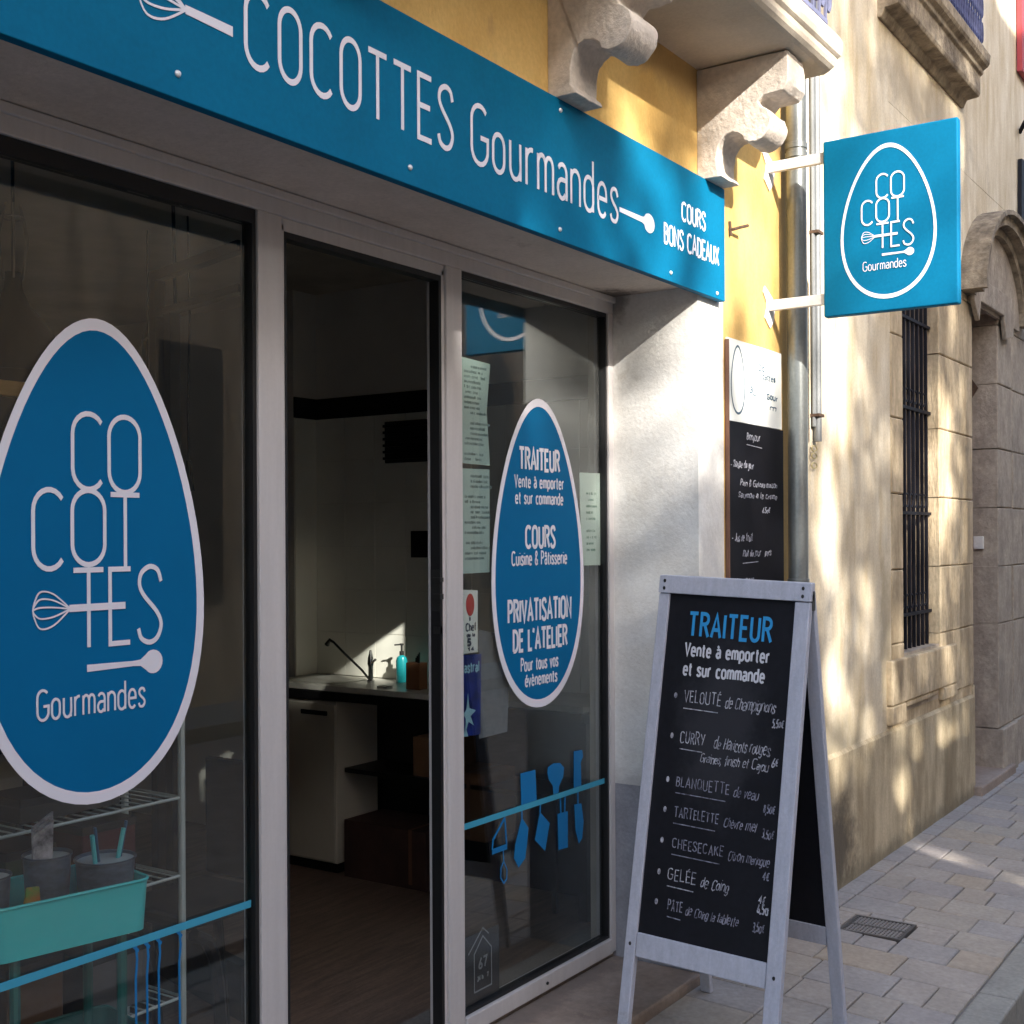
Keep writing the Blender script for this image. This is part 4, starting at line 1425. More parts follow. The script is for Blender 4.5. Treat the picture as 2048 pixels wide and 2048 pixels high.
AFc = Face(AO - Vector((.0004, 0, 0)), un, va, Vector((-1, 0, SF)).normalized())
# text positions: u measured from the left edge, v = height
wr = MB()
write(wr, AFc, "TRAITEUR", .110, 1.212, .068, .0082, width=.266, sp=.2)
wr.build("blue_heading", CHALKB, ab)
wr = MB()
write(wr, AFc, "Vente à emporter", .104, 1.152, .038, .0052, width=.272)
write(wr, AFc, "et sur commande", .104, 1.094, .038, .0052, width=.262)
wr.build("printed_heading", CHALK, ab)
wr = MB()
wf = MB()
LINES = [("VELOUTÉ", "de Champignons", 1.012, 1, .116, .119, .250, .406, "5,50$", .402, .972, .043),
         ("CURRY", "de Haricots rouges,", .893, 1, .115, .079, .225, .404, "6$", .410, .862, .042),
         ("BLANQUETTE", "de veau", .765, 0, .116, .170, .300, .376, "8,50$", .396, .732, .036),
         ("TARTELETTE", "Chèvre miel", .678, 0, .118, .142, .278, .377, "3,50$", .398, .664, .034),
         ("CHEESECAKE", "Citron meringue", .590, 0, .121, .163, .300, .425, "4$", .410, .552, .034),
         ("GELÉE", "de Coing", .500, 1, .116, .090, .222, .308, "4$", .404, .487, .038),
         ("PÂTE", "de Coing la tablette", .416, 0, .125, .046, .182, .347, "3,50$", .392, .412, .032)]
for a_, b_, v_, strong, u0, wa, ub, ue, pr, pu, pvv, hh_ in LINES:
    tgt = wr if strong else wf
    write(tgt, AFc, a_, u0, v_ + .002, hh_ * .80, .0021, width=wa, jit=.06, sp=.2)
    write(tgt, AFc, b_, ub, v_ - .002, hh_ * .78, .0018, width=ue - ub, jit=.09, slant=.25, sp=.1)
    pen(tgt, AFc, [[(u0, v_ - .017), (u0 + wa * .95, v_ - .019)]], .0020)
    write(tgt, AFc, pr, pu, pvv, .024, .0024, width=.034 if len(pr) > 2 else .018, jit=.08, slant=.15)
    plate(wr, AFc, [(q[0], q[1]) for q in arc(.086, v_ + .018, .005, .0085, 0, 360, 10)[:-1]], .0003, .0012)
write(wr, AFc, "6,50", .402, .462, .024, .0032, width=.032, jit=.08)
write(wr, AFc, "Graines, finish et Cajou", .185, .846, .027, .0017, width=.215, jit=.09, slant=.22, sp=.1)
wr.build("chalk_writing", CHALKH, ab)["kind"] = "stuff"
wf.build("faint_chalk_writing", CHALKF, ab)["kind"] = "stuff"

# =================================================================== inside the shop
struct("interior_floor", MB().box(-3, 4.75, .10, 6.0, -.15, -.085), FLOORW)
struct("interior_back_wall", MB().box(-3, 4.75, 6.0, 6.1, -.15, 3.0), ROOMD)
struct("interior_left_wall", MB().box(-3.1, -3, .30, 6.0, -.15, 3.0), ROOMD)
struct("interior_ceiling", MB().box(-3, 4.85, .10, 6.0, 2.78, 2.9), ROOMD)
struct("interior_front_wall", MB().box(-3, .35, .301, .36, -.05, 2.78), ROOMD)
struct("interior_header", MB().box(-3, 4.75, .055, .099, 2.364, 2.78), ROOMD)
iw = struct("kitchen_side_wall", MB().box(4.754, 4.85, .30, 6.0, -.15, 2.78), ROOMW)
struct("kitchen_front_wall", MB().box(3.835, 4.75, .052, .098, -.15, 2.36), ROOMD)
struct("kitchen_partition", MB().box(4.586, 4.753, 2.284, 2.36, -.085, 2.78), ROOMW)
MB().box(4.744, 4.754, .36, 2.283, 2.13, 2.235).build("black_band", BLACKT, iw)
MB().box(4.586, 4.742, 2.274, 2.284, 2.13, 2.235).build("black_band", BLACKT, iw)
for i in range(9):
    for j in range(6):
        y0 = 2.282 - i * .200
        z0 = .814 + j * .2195
        if y0 - .2 < .36:
            continue
        MB().box(4.746, 4.7535, y0 - .198, y0, z0, z0 + .2175).build("wall_tile", TILE, iw, bevel=.001, seg=1)
MB().box(4.59, 4.745, 2.277, 2.2835, .814, 2.128).build("wall_tile", TILE, iw)

FL = -.085
ct = thing("kitchen_counter", "kitchen worktop with a lit sink top and dark edge seen through the doorway", "counter", (4.55, 1.6, .8))
MB().box(4.375, 4.744, .45, 2.272, .784, .811).build("worktop", WORKTOP, ct, bevel=.003)
MB().box(4.365, 4.70, .45, 2.272, .742, .782).build("dark_edge", BLACKT, ct)
MB().box(4.40, 4.744, .45, .49, FL + .001, .740).build("side_panel", BLACKT, ct)
MB().box(4.70, 4.744, .50, 2.27, FL + .001, .740).build("back_panel", BLACKT, ct)
sk = MB()
sk.box(4.42, 4.66, 1.86, 2.22, .8115, .817)
sk.build("sink", mat("sink_steel", (.60, .59, .54), .35, metal=.3), ct, bevel=.003)
cb = thing("dishwasher", "white kitchen appliance with a black recessed handle under the counter", "dishwasher", (4.45, 2.0, FL))
MB().box(4.38, 4.68, 1.815, 2.265, FL + .05, .735).build("body", CABIN, cb, bevel=.004)
MB().box(4.368, 4.3795, 1.818, 2.265, FL + .06, .722).build("front_panel", CABW, cb, bevel=.003)
MB().box(4.362, 4.368, 1.86, 2.03, .668, .690).build("handle", BLACKT, cb, bevel=.002)
MB().box(4.40, 4.67, 1.83, 2.26, FL + .001, FL + .05).build("base", BLACKT, cb)
tap = thing("kitchen_tap", "chrome kitchen tap with a long black swan spout by the sink", "tap", (4.586, 1.777, .81))
t_ = MB()
t_.lathe([(.018, 0), (.018, .010), (.012, .014), (.012, .075), (.016, .09), (.014, .115), (.008, .14), (.005, .156)], (4.586, 1.777, .812), 14)
t_.tube([(4.586, 1.777, .90), (4.586, 1.745, .925)], .006, 6)
t_.build("body", CHROME, tap, smooth=True)
t_ = MB()
t_.tube([(4.58, 1.785, .83), (4.57, 1.82, .87), (4.56, 1.92, .945), (4.55, 1.985, 1.00), (4.55, 2.01, 1.01), (4.55, 2.03, .985)], [.006, .006, .006, .006, .009, .013], 8)
t_.build("spout", BLACKT, tap, smooth=True)
bt = thing("soap_bottle", "teal soap pump bottle standing on the worktop by the tap", "bottle", (4.66, 1.643, .81))
b_ = MB()
b_.lathe([(.026, 0), (.029, .004), (.029, .105), (.024, .122), (.010, .132)], (4.66, 1.643, .812), 20, sx=.9)
b_.build("body", TEALB, bt, smooth=True)
b_ = MB()
b_.lathe([(.011, 0), (.011, .018), (.005, .02), (.005, .045), (.010, .048), (.010, .056)], (4.66, 1.643, .945), 12)
b_.tube([(4.66, 1.643, .996), (4.655, 1.683, .992)], .004, 6)
b_.build("pump", mat("dark_pump", (.05, .05, .05), .3, metal=.4), bt, smooth=True)
sp_ = thing("scouring_pad", "small white soap dish on the worktop below the teal bottle", "soap dish", (4.45, 1.56, .81))
MB().box(4.42, 4.47, 1.54, 1.60, .812, .822).build("dish", PAPER, sp_, bevel=.003)
kb = thing("wooden_box", "small brown wooden box with utensils on the worktop's near end", "box", (4.50, 1.42, .81))
MB().box(4.46, 4.52, 1.375, 1.455, .812, .935).build("box", mat("reddish_wood", (.30, .14, .07), .5, var=.2), kb, bevel=.002)
k_ = MB()
for i in range(4):
    k_.tube([(4.475 + .01 * i, 1.39 + .014 * i, .91), (4.47 + .012 * i, 1.382 + .016 * i, .985 - .01 * i)], .004, 6)
k_.build("utensil", BLACKT, kb)
for (a_, a2, b_, b2, z0, z1, mt_, lb) in ((4.38, 4.66, 1.28, 1.77, FL + .001, .185, mat("dark_crate_wood", (.07, .035, .03), .7, var=.4), "large dark reddish crate on the kitchen floor beside the white appliance"),
                                         (4.44, 4.66, 1.20, 1.40, .42, .60, CARDB, "brown cardboard box on the shelf below the counter"),
                                         (4.42, 4.66, .98, 1.19, .17, .47, CARDB, "taller cardboard box at the doorway's right edge")):
    cbx = thing("cardboard_box" if mt_ is CARDB else "storage_crate", lb, "box" if mt_ is CARDB else "crate", (a_, b_, z0))
    MB().box(a_, a2, b_, b2, z0, z1).build("carton", mt_, cbx, bevel=.003)
    MB().box(a_ - .001, a2, b_ + .08, b_ + .10, z0 + .02, z1 + .001).build("tape", BROWNW, cbx)
shf = thing("under_shelf", "dark low shelf under the counter beside the appliance", "shelf", (4.5, 1.1, .4))
MB().box(4.42, 4.69, .60, 1.80, .398, .419).build("board", BLACKT, shf)
MB().box(4.43, 4.45, 1.20, 1.22, FL + .27, .397).build("leg", BLACKT, shf)
MB().box(4.43, 4.45, .62, .64, FL + .001, .397).build("leg", BLACKT, shf)
vt = thing("spice_rack", "black slatted rack fixed high on the tiled kitchen wall", "rack", (4.73, 1.65, 1.9))
MB().box(4.728, 4.7455, 1.50, 1.80, 1.885, 2.09).build("back", mat("dark_grey", (.03, .03, .03), .6), vt)
for i in range(6):
    MB().box(4.70, 4.727, 1.505, 1.79, 1.90 + i * .032, 1.912 + i * .032).build("slat", BLACKT, vt)
ot = thing("wall_socket", "pair of black wall sockets on the tiled kitchen wall", "socket", (4.74, 1.58, 1.48))
MB().box(4.736, 4.7455, 1.515, 1.645, 1.417, 1.547).build("plate", BLACKT, ot, bevel=.002)
for y_ in (1.548, 1.612):
    MB().lathe([(.02, 0), (.02, .003), (.016, .003), (.014, .001), (0, .001)], (0, 0, 0), 14).build("socket_ring", mat("dark_grey", (.03, .03, .03), .6), ot).matrix_local = \
        Matrix.Translation((4.7355, y_, 1.487)) @ Matrix.Rotation(-PI / 2, 4, "Y")

# turquoise trolley behind the left window
ang = math.radians(-11)
du, dn = Vector((math.cos(ang), math.sin(ang), 0)), Vector((-math.sin(ang), math.cos(ang), 0))
RC = Vector((1.948, .192, .704))
LT, WT, HT = .375, .24, .118
cart = thing("kitchen_trolley", "turquoise metal kitchen trolley with deep trays behind the left window", "trolley", (1.77, .34, .05))


def rr(L, W, r, n=5):
    """rounded rectangle outline measured back from the trolley's near right corner"""
    pts = []
    for cx_, cy_, a0 in ((-r, r, -90), (-r, W - r, 0), (-L + r, W - r, 90), (-L + r, r, 180)):
        for i in range(n + 1):
            a = math.radians(a0 + 90 * i / n)
            pts.append((cx_ + r * math.cos(a), cy_ + r * math.sin(a)))
    return pts


def tray(z1, h, mt, name="tray"):
    A = rr(LT, WT, .03)
    B = [(-.004 + x_ * (1 - .03) - LT * .012, .004 + y_ * .965) for x_, y_ in A]
    C_ = [(x_ * .985 - .003, y_ * .975 + .003) for x_, y_ in A]
    P = lambda q, z: RC + du * q[0] + dn * q[1] + Vector((0, 0, z - RC.z))
    n = len(A)
    vs = [P(q, z1) for q in A] + [P(q, z1 - h) for q in B] + [P(q, z1) for q in C_] + [P((q[0] * .99 - .002, q[1] * .98 + .002), z1 - h + .006) for q in B]
    fs = []
    for i in range(n):
        j = (i + 1) % n
        fs += [(i, j, n + j, n + i), (2 * n + i, 3 * n + i, 3 * n + j, 2 * n + j), (i, 2 * n + i, 2 * n + j, j)]
    fs += [tuple(range(n, 2 * n)), tuple(range(4 * n - 1, 3 * n - 1, -1))]
    o = MB().add(vs, fs).build(name, mt, cart, smooth=True)
    rim = MB()
    rim.tube([P(q, z1 + .001) for q in A], .0042, 6, closed=True)
    rim.build("rim", mt, o, smooth=True)
    return o


tray(.704, HT, TURQ)
tray(.34, .09, TURQD)
P = lambda a, b, z: RC + du * a + dn * b + Vector((0, 0, z - RC.z))
for a_, b_ in ((-.06, .035), (-.06, WT - .03), (-LT + .06, .035), (-LT + .06, WT - .03)):
    m_ = MB()
    m_.tube([P(a_, b_, FL), P(a_, b_, .584)], .012, 8)
    m_.build("post", TURQD, cart)
# buckets
bk = thing("bucket", "tall ribbed steel bucket holding folded cards in the trolley's middle", "bucket", (0, 0, 0), "steel buckets in the trolley")
b_ = MB()
b_.lathe([(.040, 0), (.046, .05), (.047, .053), (.049, .09), (.050, .094), (.054, .170), (.057, .172), (.057, .176), (.054, .176), (.042, .02), (0, .02)], (0, 0, 0), 26)
b_.build("body", GALV, bk, smooth=True)
b_ = MB()
b_.lathe([(.0535, .168), (.041, .022)], (0, 0, 0), 26)
b_.build("lining", GALVIN, bk, smooth=True)
for ch_ in bk.children:
    ch_.matrix_parent_inverse = Matrix()
bk.location = P(-.195, .135, .600)
bk2 = copy_tree(bk, P(-.060, .115, .585), "wide steel bucket holding teal pens at the trolley's right end")
bk2.scale = (1.28, 1.28, .92)
bk3 = copy_tree(bk, P(-.345, .120, .595), "steel bucket at the trolley's left end cut by the picture edge")
bk3.scale = (1.0, 1.0, .92)
bp = Vector(bk.location)
fc = thing("folded_leaflets", "white and black folded leaflets standing in the middle steel bucket", "leaflets", bp)
m_ = MB()
for i, (a_, h_) in enumerate(((-.022, .085), (-.014, .092), (-.006, .10))):
    m_.add([bp + Vector((a_ - .02, -.01 + .012 * i, .10)), bp + Vector((a_ + .02, -.02 + .012 * i, .10)), bp + Vector((a_ + .026, -.02 + .012 * i, .17 + h_)), bp + Vector((a_ - .022, -.01 + .012 * i, .14 + h_)),
            bp + Vector((a_ - .02, -.004 + .012 * i, .10)), bp + Vector((a_ + .02, -.014 + .012 * i, .10)), bp + Vector((a_ + .026, -.014 + .012 * i, .17 + h_)), bp + Vector((a_ - .022, -.004 + .012 * i, .14 + h_))],
           [(0, 1, 2, 3), (7, 6, 5, 4), (0, 4, 5, 1), (1, 5, 6, 2), (2, 6, 7, 3), (3, 7, 4, 0)])
m_.build("leaflet", mat("printed_card", (.80, .76, .84), .7, var=.9, vscale=22, col2=(.05, .04, .06)), fc)
bp = Vector(bk2.location)
for i, (dx_, lab) in enumerate(((-.035, "teal pen leaning left in the wide steel bucket"), (.028, "teal pens leaning right in the wide steel bucket"))):
    tb = thing("pen", lab, "pen", bp)
    m_ = MB()
    s_ = -1 if i == 0 else 1
    m_.tube([bp + Vector((dx_ * .5, 0, .06)), bp + Vector((dx_ + s_ * .014, -.015, .225))], .0055, 8)
    m_.build("barrel", mat("bright_teal_plastic", (.14, .70, .74), .4), tb)
    m_ = MB()
    m_.tube([bp + Vector((dx_ * .5 + .012, .004, .06)), bp + Vector((dx_ + s_ * .014 + .012, -.010, .24))], .004, 8)
    m_.build("cap", mat("pen_blue", (.03, .12, .25), .4), tb)
pk = thing("sweet_packet", "small orange and green packet between the buckets in the trolley", "packet", P(-.27, .07, .6))
m_ = MB()
q0 = P(-.290, .045, .62)
m_.add([q0, q0 + Vector((.045, -.008, 0)), q0 + Vector((.042, 0, .105)), q0 + Vector((.008, .002, .11)), q0 + Vector((.005, .03, 0)), q0 + Vector((.05, .022, 0)), q0 + Vector((.040, .006, .107)), q0 + Vector((.010, .006, .11))],
       [(0, 1, 2, 3), (7, 6, 5, 4), (0, 4, 5, 1), (1, 5, 6, 2), (2, 6, 7, 3), (3, 7, 4, 0)])
m_.build("bag", mat("packet_print", (.55, .17, .03), .4, var=.9, vscale=32, col2=(.16, .30, .04)), pk, bevel=.003)

# wire rack
rk = thing("wire_rack", "pale metal wire shelving rack standing behind the trolley", "rack", (2.0, .6, .05))
RX0, RX1, RY0, RY1 = 1.72, 2.305, .50, .74
PALE = mat("pale_rack_steel", (.60, .67, .66), .4, metal=.3)
for a_, b_ in ((RX1, RY0), (RX1, RY1), (RX0, RY0), (RX0, RY1)):
    m_ = MB()
    m_.tube([(a_, b_, FL), (a_, b_, 1.32)], .010, 8)
    m_.build("post", PALE, rk, smooth=True)
for zz in (.80, .585, .25, 1.25):
    m_ = MB()
    m_.tube([(RX0, RY0, zz), (RX1, RY0, zz), (RX1, RY1, zz), (RX0, RY1, zz)], .0045, 6, closed=True)
    k = RX0 + .04
    while k < RX1:
        m_.tube([(k, RY0, zz), (k, RY1, zz)], .0025, 5)
        k += .035
    m_.build("wire_shelf", PALE, rk)
for i, (x_, z_, w_, h_, mt, lb) in enumerate(((1.80, .256, .16, .20, CARDB, "brown carton on the rack's low shelf"), (2.03, .256, .20, .16, mat("grey_tin", (.12, .12, .13), .5), "grey tin on the rack's low shelf"),
                                             (1.80, .592, .14, .15, mat("dark_green_tin", (.02, .05, .02), .5), "dark green tin on the rack's middle shelf"), (2.02, .592, .17, .17, mat("dark_red_box", (.08, .015, .02), .6), "dark red box on the rack's middle shelf"),
                                             (1.84, .806, .30, .06, mat("dark_grey", (.03, .03, .03), .6), "dark flat case on the rack's upper shelf"))):
    bx_ = thing("stored_box", lb, "box", (x_, .6, z_))
    MB().box(x_, x_ + w_, .55, .70, z_, z_ + h_).build("body", mt, bx_, bevel=.004)
    MB().box(x_ - .002, x_ + w_ + .002, .548, .702, z_ + h_ - .02, z_ + h_ + .003).build("lid", BLACKT, bx_, bevel=.003)

# pendant lamps
pn = thing("pendant_lamp", "large black bell pendant lamp hanging behind the left window top", "pendant lamp", (0, 0, 0), "black pendant lamps in the shop")
m_ = MB()
m_.lathe([(.022, .30), (.024, .26), (.03, .24), (.05, .20), (.10, .14), (.145, .06), (.16, .0), (.156, .0), (.14, .058), (.095, .13), (.02, .22)], (0, 0, 0), 28)
m_.build("shade", mat("black_enamel", (.012, .012, .012), .5), pn, smooth=True)
m_ = MB()
for i in range(6):
    a = i * PI / 3
    m_.tube([(.03 * math.cos(a), .03 * math.sin(a), .28), (.045 * math.cos(a), .045 * math.sin(a), .40), (.022 * math.cos(a), .022 * math.sin(a), .50)], .003, 5)
m_.tube([(.032 * math.cos(a * PI / 6), .032 * math.sin(a * PI / 6), .46) for a in range(12)], .003, 5, closed=True)
m_.build("cage", mat("cage_steel", (.35, .33, .30), .35, metal=.6), pn)
m_ = MB()
m_.tube([(0, 0, .22), (0, 0, 1.0)], .005, 6)
m_.build("cord", BLACKT, pn)
for ch_ in pn.children:
    ch_.matrix_parent_inverse = Matrix()
pn.location = (2.13, 1.0, 1.985)
pn.scale = (1, 1, .98)
pn2 = copy_tree(pn, (3.35, 1.9, 1.95), "black bell pendant lamp further back beside the dark cabinet")
pn2.scale = (.8, .8, .83)

fb = thing("framed_board", "dark board with an orange pine top edge behind the left window", "framed board", (1.8, .8, 1.5))
MB().box(1.40, 2.04, .80, .82, 1.45, 1.895).build("board", BOARD, fb)
MB().box(1.38, 2.06, .79, .825, 1.897, 1.938).build("top_rail", ORANGEW, fb, bevel=.003)
MB().box(2.035, 2.06, .79, .825, 1.10, 1.895).build("side_rail", BROWNW, fb)
MB().box(1.40, 1.42, .79, .825, FL, 1.45).build("leg", BROWNW, fb)
MB().box(2.036, 2.058, .792, .823, FL, 1.098).build("leg", BROWNW, fb)

gs = thing("framed_screen", "dark framed glass screen standing edge-on behind the left window's far end", "screen", (3.05, 1.5, FL))
A_, B_ = Vector((3.05, 1.5, 0)), Vector((2.886, .86, 0))
D_ = (B_ - A_).normalized()
N_ = Vector((-D_.y, D_.x, 0)) * .02


def bar_between(p0, p1, z0, z1):
    vs = []
    for z in (z0, z1):
        for p in (p0, p1):
            for sgn in (-1, 1):
                vs.append((p.x + N_.x * sgn, p.y + N_.y * sgn, z))
    return MB().add(vs, [(0, 2, 3, 1), (4, 5, 7, 6), (0, 1, 5, 4), (2, 6, 7, 3), (0, 4, 6, 2), (1, 3, 7, 5)])


bar_between(A_, B_, 2.465, 2.50).build("rail", BLACKT, gs)
bar_between(A_ + D_ * .051, B_, 2.33, 2.355).build("rail", BLACKT, gs)
bar_between(A_ + D_ * .051, B_, FL + .001, .10).build("rail", BLACKT, gs)
bar_between(A_, A_ + D_ * .05, FL + .001, 2.464).build("stile", BLACKT, gs)
bar_between(A_ + D_ * .12, A_ + D_ * .17, .101, 2.329).build("stile", BLACKT, gs)
for fx, fy, zt in ((3.16, 1.52, 1.62), (3.30, 1.60, 1.80)):
    fl = thing("hanging_flex", ["dark flex hanging from the shop ceiling nearest the framed screen", "thinner dark flex hanging further right of the framed screen"][zt > 1.7], "cable", (fx, fy, zt))
    m_ = MB()
    m_.tube([(fx, fy, 2.78), (fx + .008, fy, 2.4), (fx - .004, fy, 2.0), (fx, fy, zt)], .007 if zt < 1.7 else .004, 6)
    m_.tube([(fx, fy, zt + .02), (fx, fy, zt - .10)], [.010, .022], 8)
    m_.build("flex", BLACKT, fl)

cab = thing("tall_cabinet", "tall dark open cabinet standing at the back of the shop", "cabinet", (3.3, 3.0, .05))
MB().box(3.05, 3.10, 2.9, 3.3, FL, 2.45).build("side", BLACKT, cab)
MB().box(4.0, 4.05, 2.9, 3.3, FL, 2.45).build("side", BLACKT, cab)
MB().box(3.10, 4.0, 3.26, 3.3, FL, 2.45).build("back", ROOMD, cab)
for i in range(6):
    MB().box(3.10, 4.0, 2.9, 3.26, .10 + i * .44, .13 + i * .44).build("shelf", BLACKT, cab)
for i in range(9):
    x_ = 3.16 + (i % 3) * .28
    z_ = .131 + (i // 3) * .44
    jr = thing("storage_jar", "squat grey storage jar on a shelf of the dark back cabinet", "jar", (x_, 3.05, z_), "storage jars in the back cabinet")
    m_ = MB()
    m_.lathe([(.055, 0), (.06, .01), (.06, .15), (.045, .17)], (x_, 3.05, z_), 16)
    m_.build("body", mat("jar_glass", (.10, .11, .10), .2), jr, smooth=True)
    m_ = MB()
    m_.lathe([(.05, .171), (.05, .19), (0, .192)], (x_, 3.05, z_), 16)
    m_.build("lid", mat("jar_lid", (.22, .21, .18), .4), jr, smooth=True)
tbl = thing("work_table", "long dark work table in the middle of the shop behind the trolley", "table", (2.3, 2.4, .05))
MB().box(1.5, 3.0, 2.1, 2.7, .80, .84).build("tabletop", mat("pale_top", (.20, .19, .17), .5), tbl)
for a_, b_ in ((1.54, 2.14), (2.96, 2.14), (1.54, 2.66), (2.96, 2.66)):
    MB().box(a_ - .02, a_ + .02, b_ - .02, b_ + .02, FL, .80).build("leg", BLACKT, tbl)
chr_ = thing("black_chair", "black curved chair low behind the left window beside the rack", "chair", (2.6, .8, .05))
m_ = MB()
m_.tube(cat([(2.36, .30), (2.42, .34), (2.50, .30), (2.56, .20), (2.60, .05)], 5) and [(2.45, .62, .36), (2.50, .62, .33), (2.545, .64, .27), (2.58, .66, .17), (2.62, .68, FL)], .020, 8)
m_.build("leg", BLACKT, chr_, smooth=True)
m_ = MB()
m_.tube([(2.45, .92, .36), (2.50, .92, .33), (2.545, .94, .27), (2.58, .96, .17), (2.62, .98, FL)], .020, 8)
m_.build("leg", BLACKT, chr_, smooth=True)
MB().box(2.42, 2.80, .62, .96, .37, .41).build("seat", BLACKT, chr_, bevel=.015)
MB().box(2.78, 2.81, .64, .94, .42, .80).build("backrest", BLACKT, chr_, bevel=.01)
m_ = MB()
m_.tube([(2.79, .68, .37), (2.83, .68, FL)], .016, 8)
m_.tube([(2.79, .90, .37), (2.83, .90, FL)], .016, 8)
m_.build("rear_legs", BLACKT, chr_, smooth=True)

# =================================================================== across the street (mirrored in the panes, or added to shade the front)
OY = -6.6
ob = thing("opposite_house", "tall stone-coloured house across the street with arched windows mirrored in the glass", "building", (10, OY, 0))
MB().box(3.75, 30, OY - 6, OY, -.3, 8.6).build("wall", OPPW, ob)
for i in range(8):
    xw = 7.35 + i * 2.45
    for z0, z1, ar in ((.9, 3.3, i % 2 == 0 and i > 0), (5.3, 7.6, False)):
        pts = [(xw, z0), (xw + .75, z0), (xw + .75, z1)] + (arc(xw + .375, z1, .375, .5, 0, 180, 8)[1:-1] if ar else []) + [(xw, z1)]
        m_ = MB()
        m_.prism(pts, "y", OY - .02, OY + .012)
        w_ = m_.build("window", OPPG, ob)
        sp_ = [(xw - .12, z0 - .1), (xw + .87, z0 - .1), (xw + .87, z1)] + (arc(xw + .375, z1, .495, .64, 0, 180, 8)[1:-1] if ar else []) + [(xw - .12, z1 + (0 if ar else .12))]
        m_ = MB()
        m_.prism(sp_, "y", OY - .02, OY + .008)
        m_.build("surround", STONE2, w_)
ob2 = thing("shading_house", "tall rendered house added unseen across the street to shade the shopfront", "building", (-6, OY, 0))
MB().prism([(-24, OY), (-.87, OY), (-3.95, OY - 5.0), (-24, OY - 5.0)], "z", -.3, 7.3).build("wall", OPPW, ob2)  # added shape: slanted side follows the sun, height shades the shopfront's left
for i in range(7):
    xw = -22.6 + i * 3.0
    for z0, z1 in ((.9, 3.6), (4.7, 6.6)):
        m_ = MB()
        m_.prism([(xw, z0), (xw + .8, z0), (xw + .8, z1), (xw, z1)], "y", OY - .02, OY + .012)
        m_.build("window", OPPG, ob2)
gw = thing("shading_wall", "unseen stone wall added across the street to shade the lower front", "wall", (1, OY, 0))  # added out of view; its top keeps paving and wall bases shaded
MB().box(-.869, 2.25, OY - .4, OY, -.3, 4.05).build("masonry", OPPW, gw)
MB().box(2.62, 3.749, OY - .4, OY, -.3, 4.05).build("masonry", OPPW, gw)
MB().box(2.252, 2.618, OY - .4, OY, -.3, 3.30).build("masonry", OPPW, gw)  # lower stretch lets sun patches through to the paving
MB().box(-.869, 2.25, OY - .44, OY + .04, 4.052, 4.12).build("coping", STONE2, gw)
MB().box(2.62, 3.749, OY - .44, OY + .04, 4.052, 4.12).build("coping", STONE2, gw)

TX, TY = -3.3, -13.4
tr = thing("plane_tree", "leafy plane tree across the street, its crown shaped to dapple the front", "tree", (TX, TY, 0))
m_ = MB()
m_.tube([(TX, TY, -.3), (TX + .05, TY, 4.0), (TX + .1, TY + .1, 7.0), (TX, TY + .2, 7.8)], [.30, .25, .20, .15], 12)
m_.build("trunk", BARK, tr, smooth=True)
m_ = MB()
for tgt in ((-2.4, 0.1, 9.6), (-1.0, .6, 11.6), (.6, .2, 11.2), (1.8, .4, 10.2), (3.0, -.1, 9.0), (.4, -.4, 9.7), (1.2, .7, 8.7)):
    a = Vector((TX, TY + .2, 7.4))
    b = Vector((TX + tgt[0], TY + tgt[1], tgt[2]))
    mid = (a + b) / 2 + Vector((rnd.uniform(-.2, .2), 0, -.25))
    m_.tube([a, mid, b], [.085, .05, .012], 7)
    for k in range(5):
        s_ = a.lerp(b, .40 + .13 * k)
        e2 = s_ + Vector((rnd.uniform(-.9, .9), rnd.uniform(-.4, .4), rnd.uniform(-.1, .8)))
        m_.tube([s_, (s_ + e2) / 2 + Vector((0, 0, -.05)), e2], [.022, .014, .005], 5)
m_.build("branches", BARK, tr)


def gauss(x, z, cx, cz, sx, sz):
    return math.exp(-((x - cx) / sx) ** 2 - ((z - cz) / sz) ** 2)


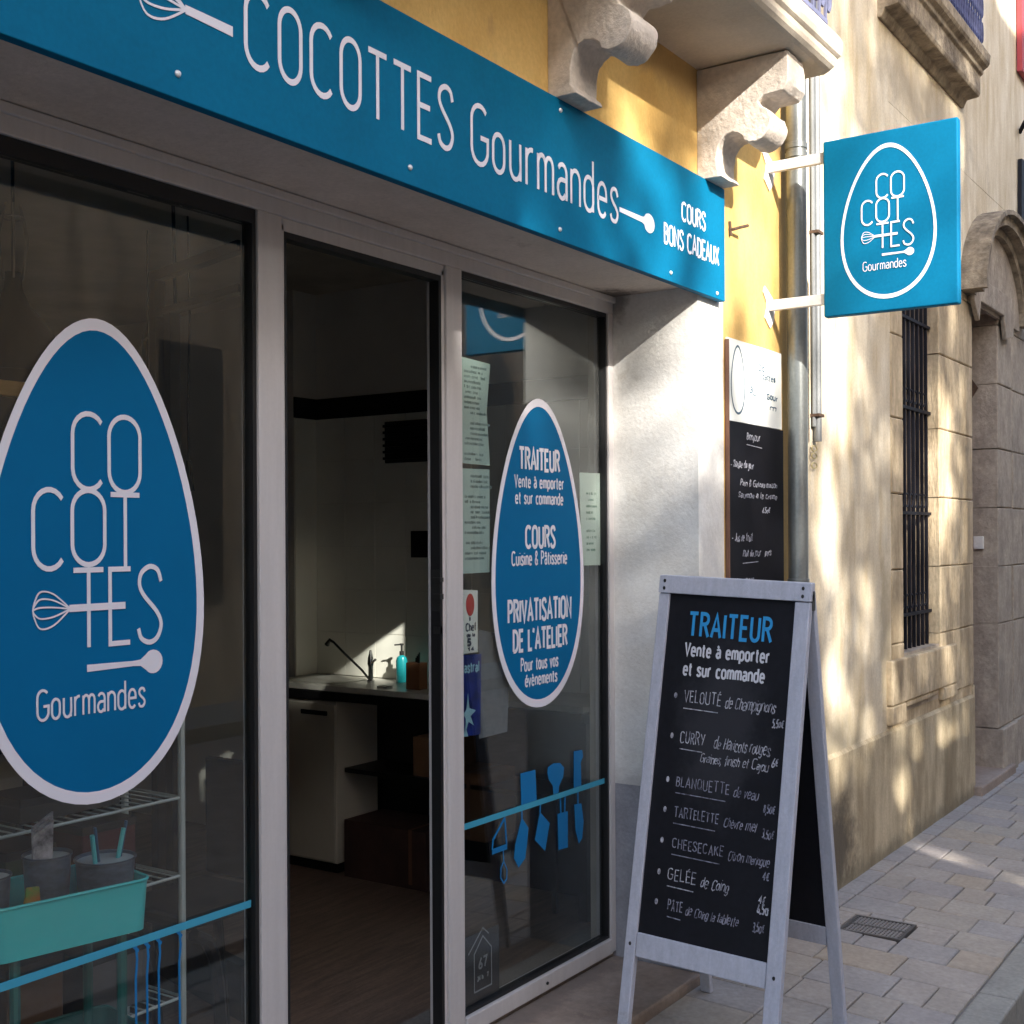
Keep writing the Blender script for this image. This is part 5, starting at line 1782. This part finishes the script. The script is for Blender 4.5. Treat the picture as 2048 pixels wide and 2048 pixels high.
def light_wanted(x, z):
    """sunlight wanted on the wall at x, z; decides where leaf sprays go"""
    L = .99 * math.exp(-((x - 4.66) / .87) ** 6 - ((z - 2.75) / 1.05) ** 4)
    L = max(L, .95 * gauss(x, z, 3.48, 2.52, .50, .42))
    L = max(L, .93 * gauss(x, z, 3.78, 2.02, .26, .46))
    L = max(L, .72 * gauss(x, z, 5.10, 1.25, .26, .8))
    L = max(L, .66 * gauss(x, z, 6.95, 1.9, .30, 1.0))
    L = max(L, .30 * gauss(x, z, 5.9, 3.2, 1.0, .9))
    L = max(L, .55 * gauss(x, z, 6.0, .1, .30, .6))
    L = max(L, .22 if x > 4.3 else .13)
    return min(L, .99)


lf = MB()
rt2 = random.Random(11)
for i_ in range(3400):
    # one hanging spray of leaves, placed for the shade it casts
    x_ = rt2.uniform(2.5, 8.2)
    z_ = rt2.uniform(-.6, 5.4)
    if i_ >= 3100:
        # extra sprays added to shade the jamb's lower part
        x_ = rt2.uniform(3.5, 4.15)
        z_ = rt2.uniform(.1, 1.12)
    elif i_ >= 2400:
        x_ = rt2.uniform(2.5, 3.52)  # extra sprays added to keep low sun out of the right window
        z_ = rt2.uniform(.1, 1.80)
    else:
        tau = -math.log(light_wanted(x_, z_))
        if rt2.random() > tau * .62:
            continue
    t_ = rt2.uniform(11.5, 14.8)
    for k in range(rt2.randint(5, 10)):
        xs = x_ + rt2.gauss(0, .045)
        zs_ = z_ + rt2.gauss(0, .17)
        c_ = Vector((xs, -.34, zs_)) - SUN * (t_ + rt2.uniform(-.15, .15))
        if c_.z < 4.6:
            continue
        s_ = rt2.uniform(.05, .085)
        a = Vector((rt2.gauss(0, 1), rt2.gauss(0, 1), rt2.gauss(0, 1))).normalized()
        b = a.orthogonal().normalized()
        d_ = a.cross(b)
        pts = [c_ - b * s_, c_ - b * s_ * .3 + d_ * s_ * .7, c_ + b * s_ * .6 + d_ * s_ * .55, c_ + b * s_ * 1.2, c_ + b * s_ * .6 - d_ * s_ * .55, c_ - b * s_ * .3 - d_ * s_ * .7]
        lf.add(pts, [(0, 1, 2, 3, 4, 5)])
crown = lf.build("foliage", LEAF, tr)
crown["kind"] = "stuff"
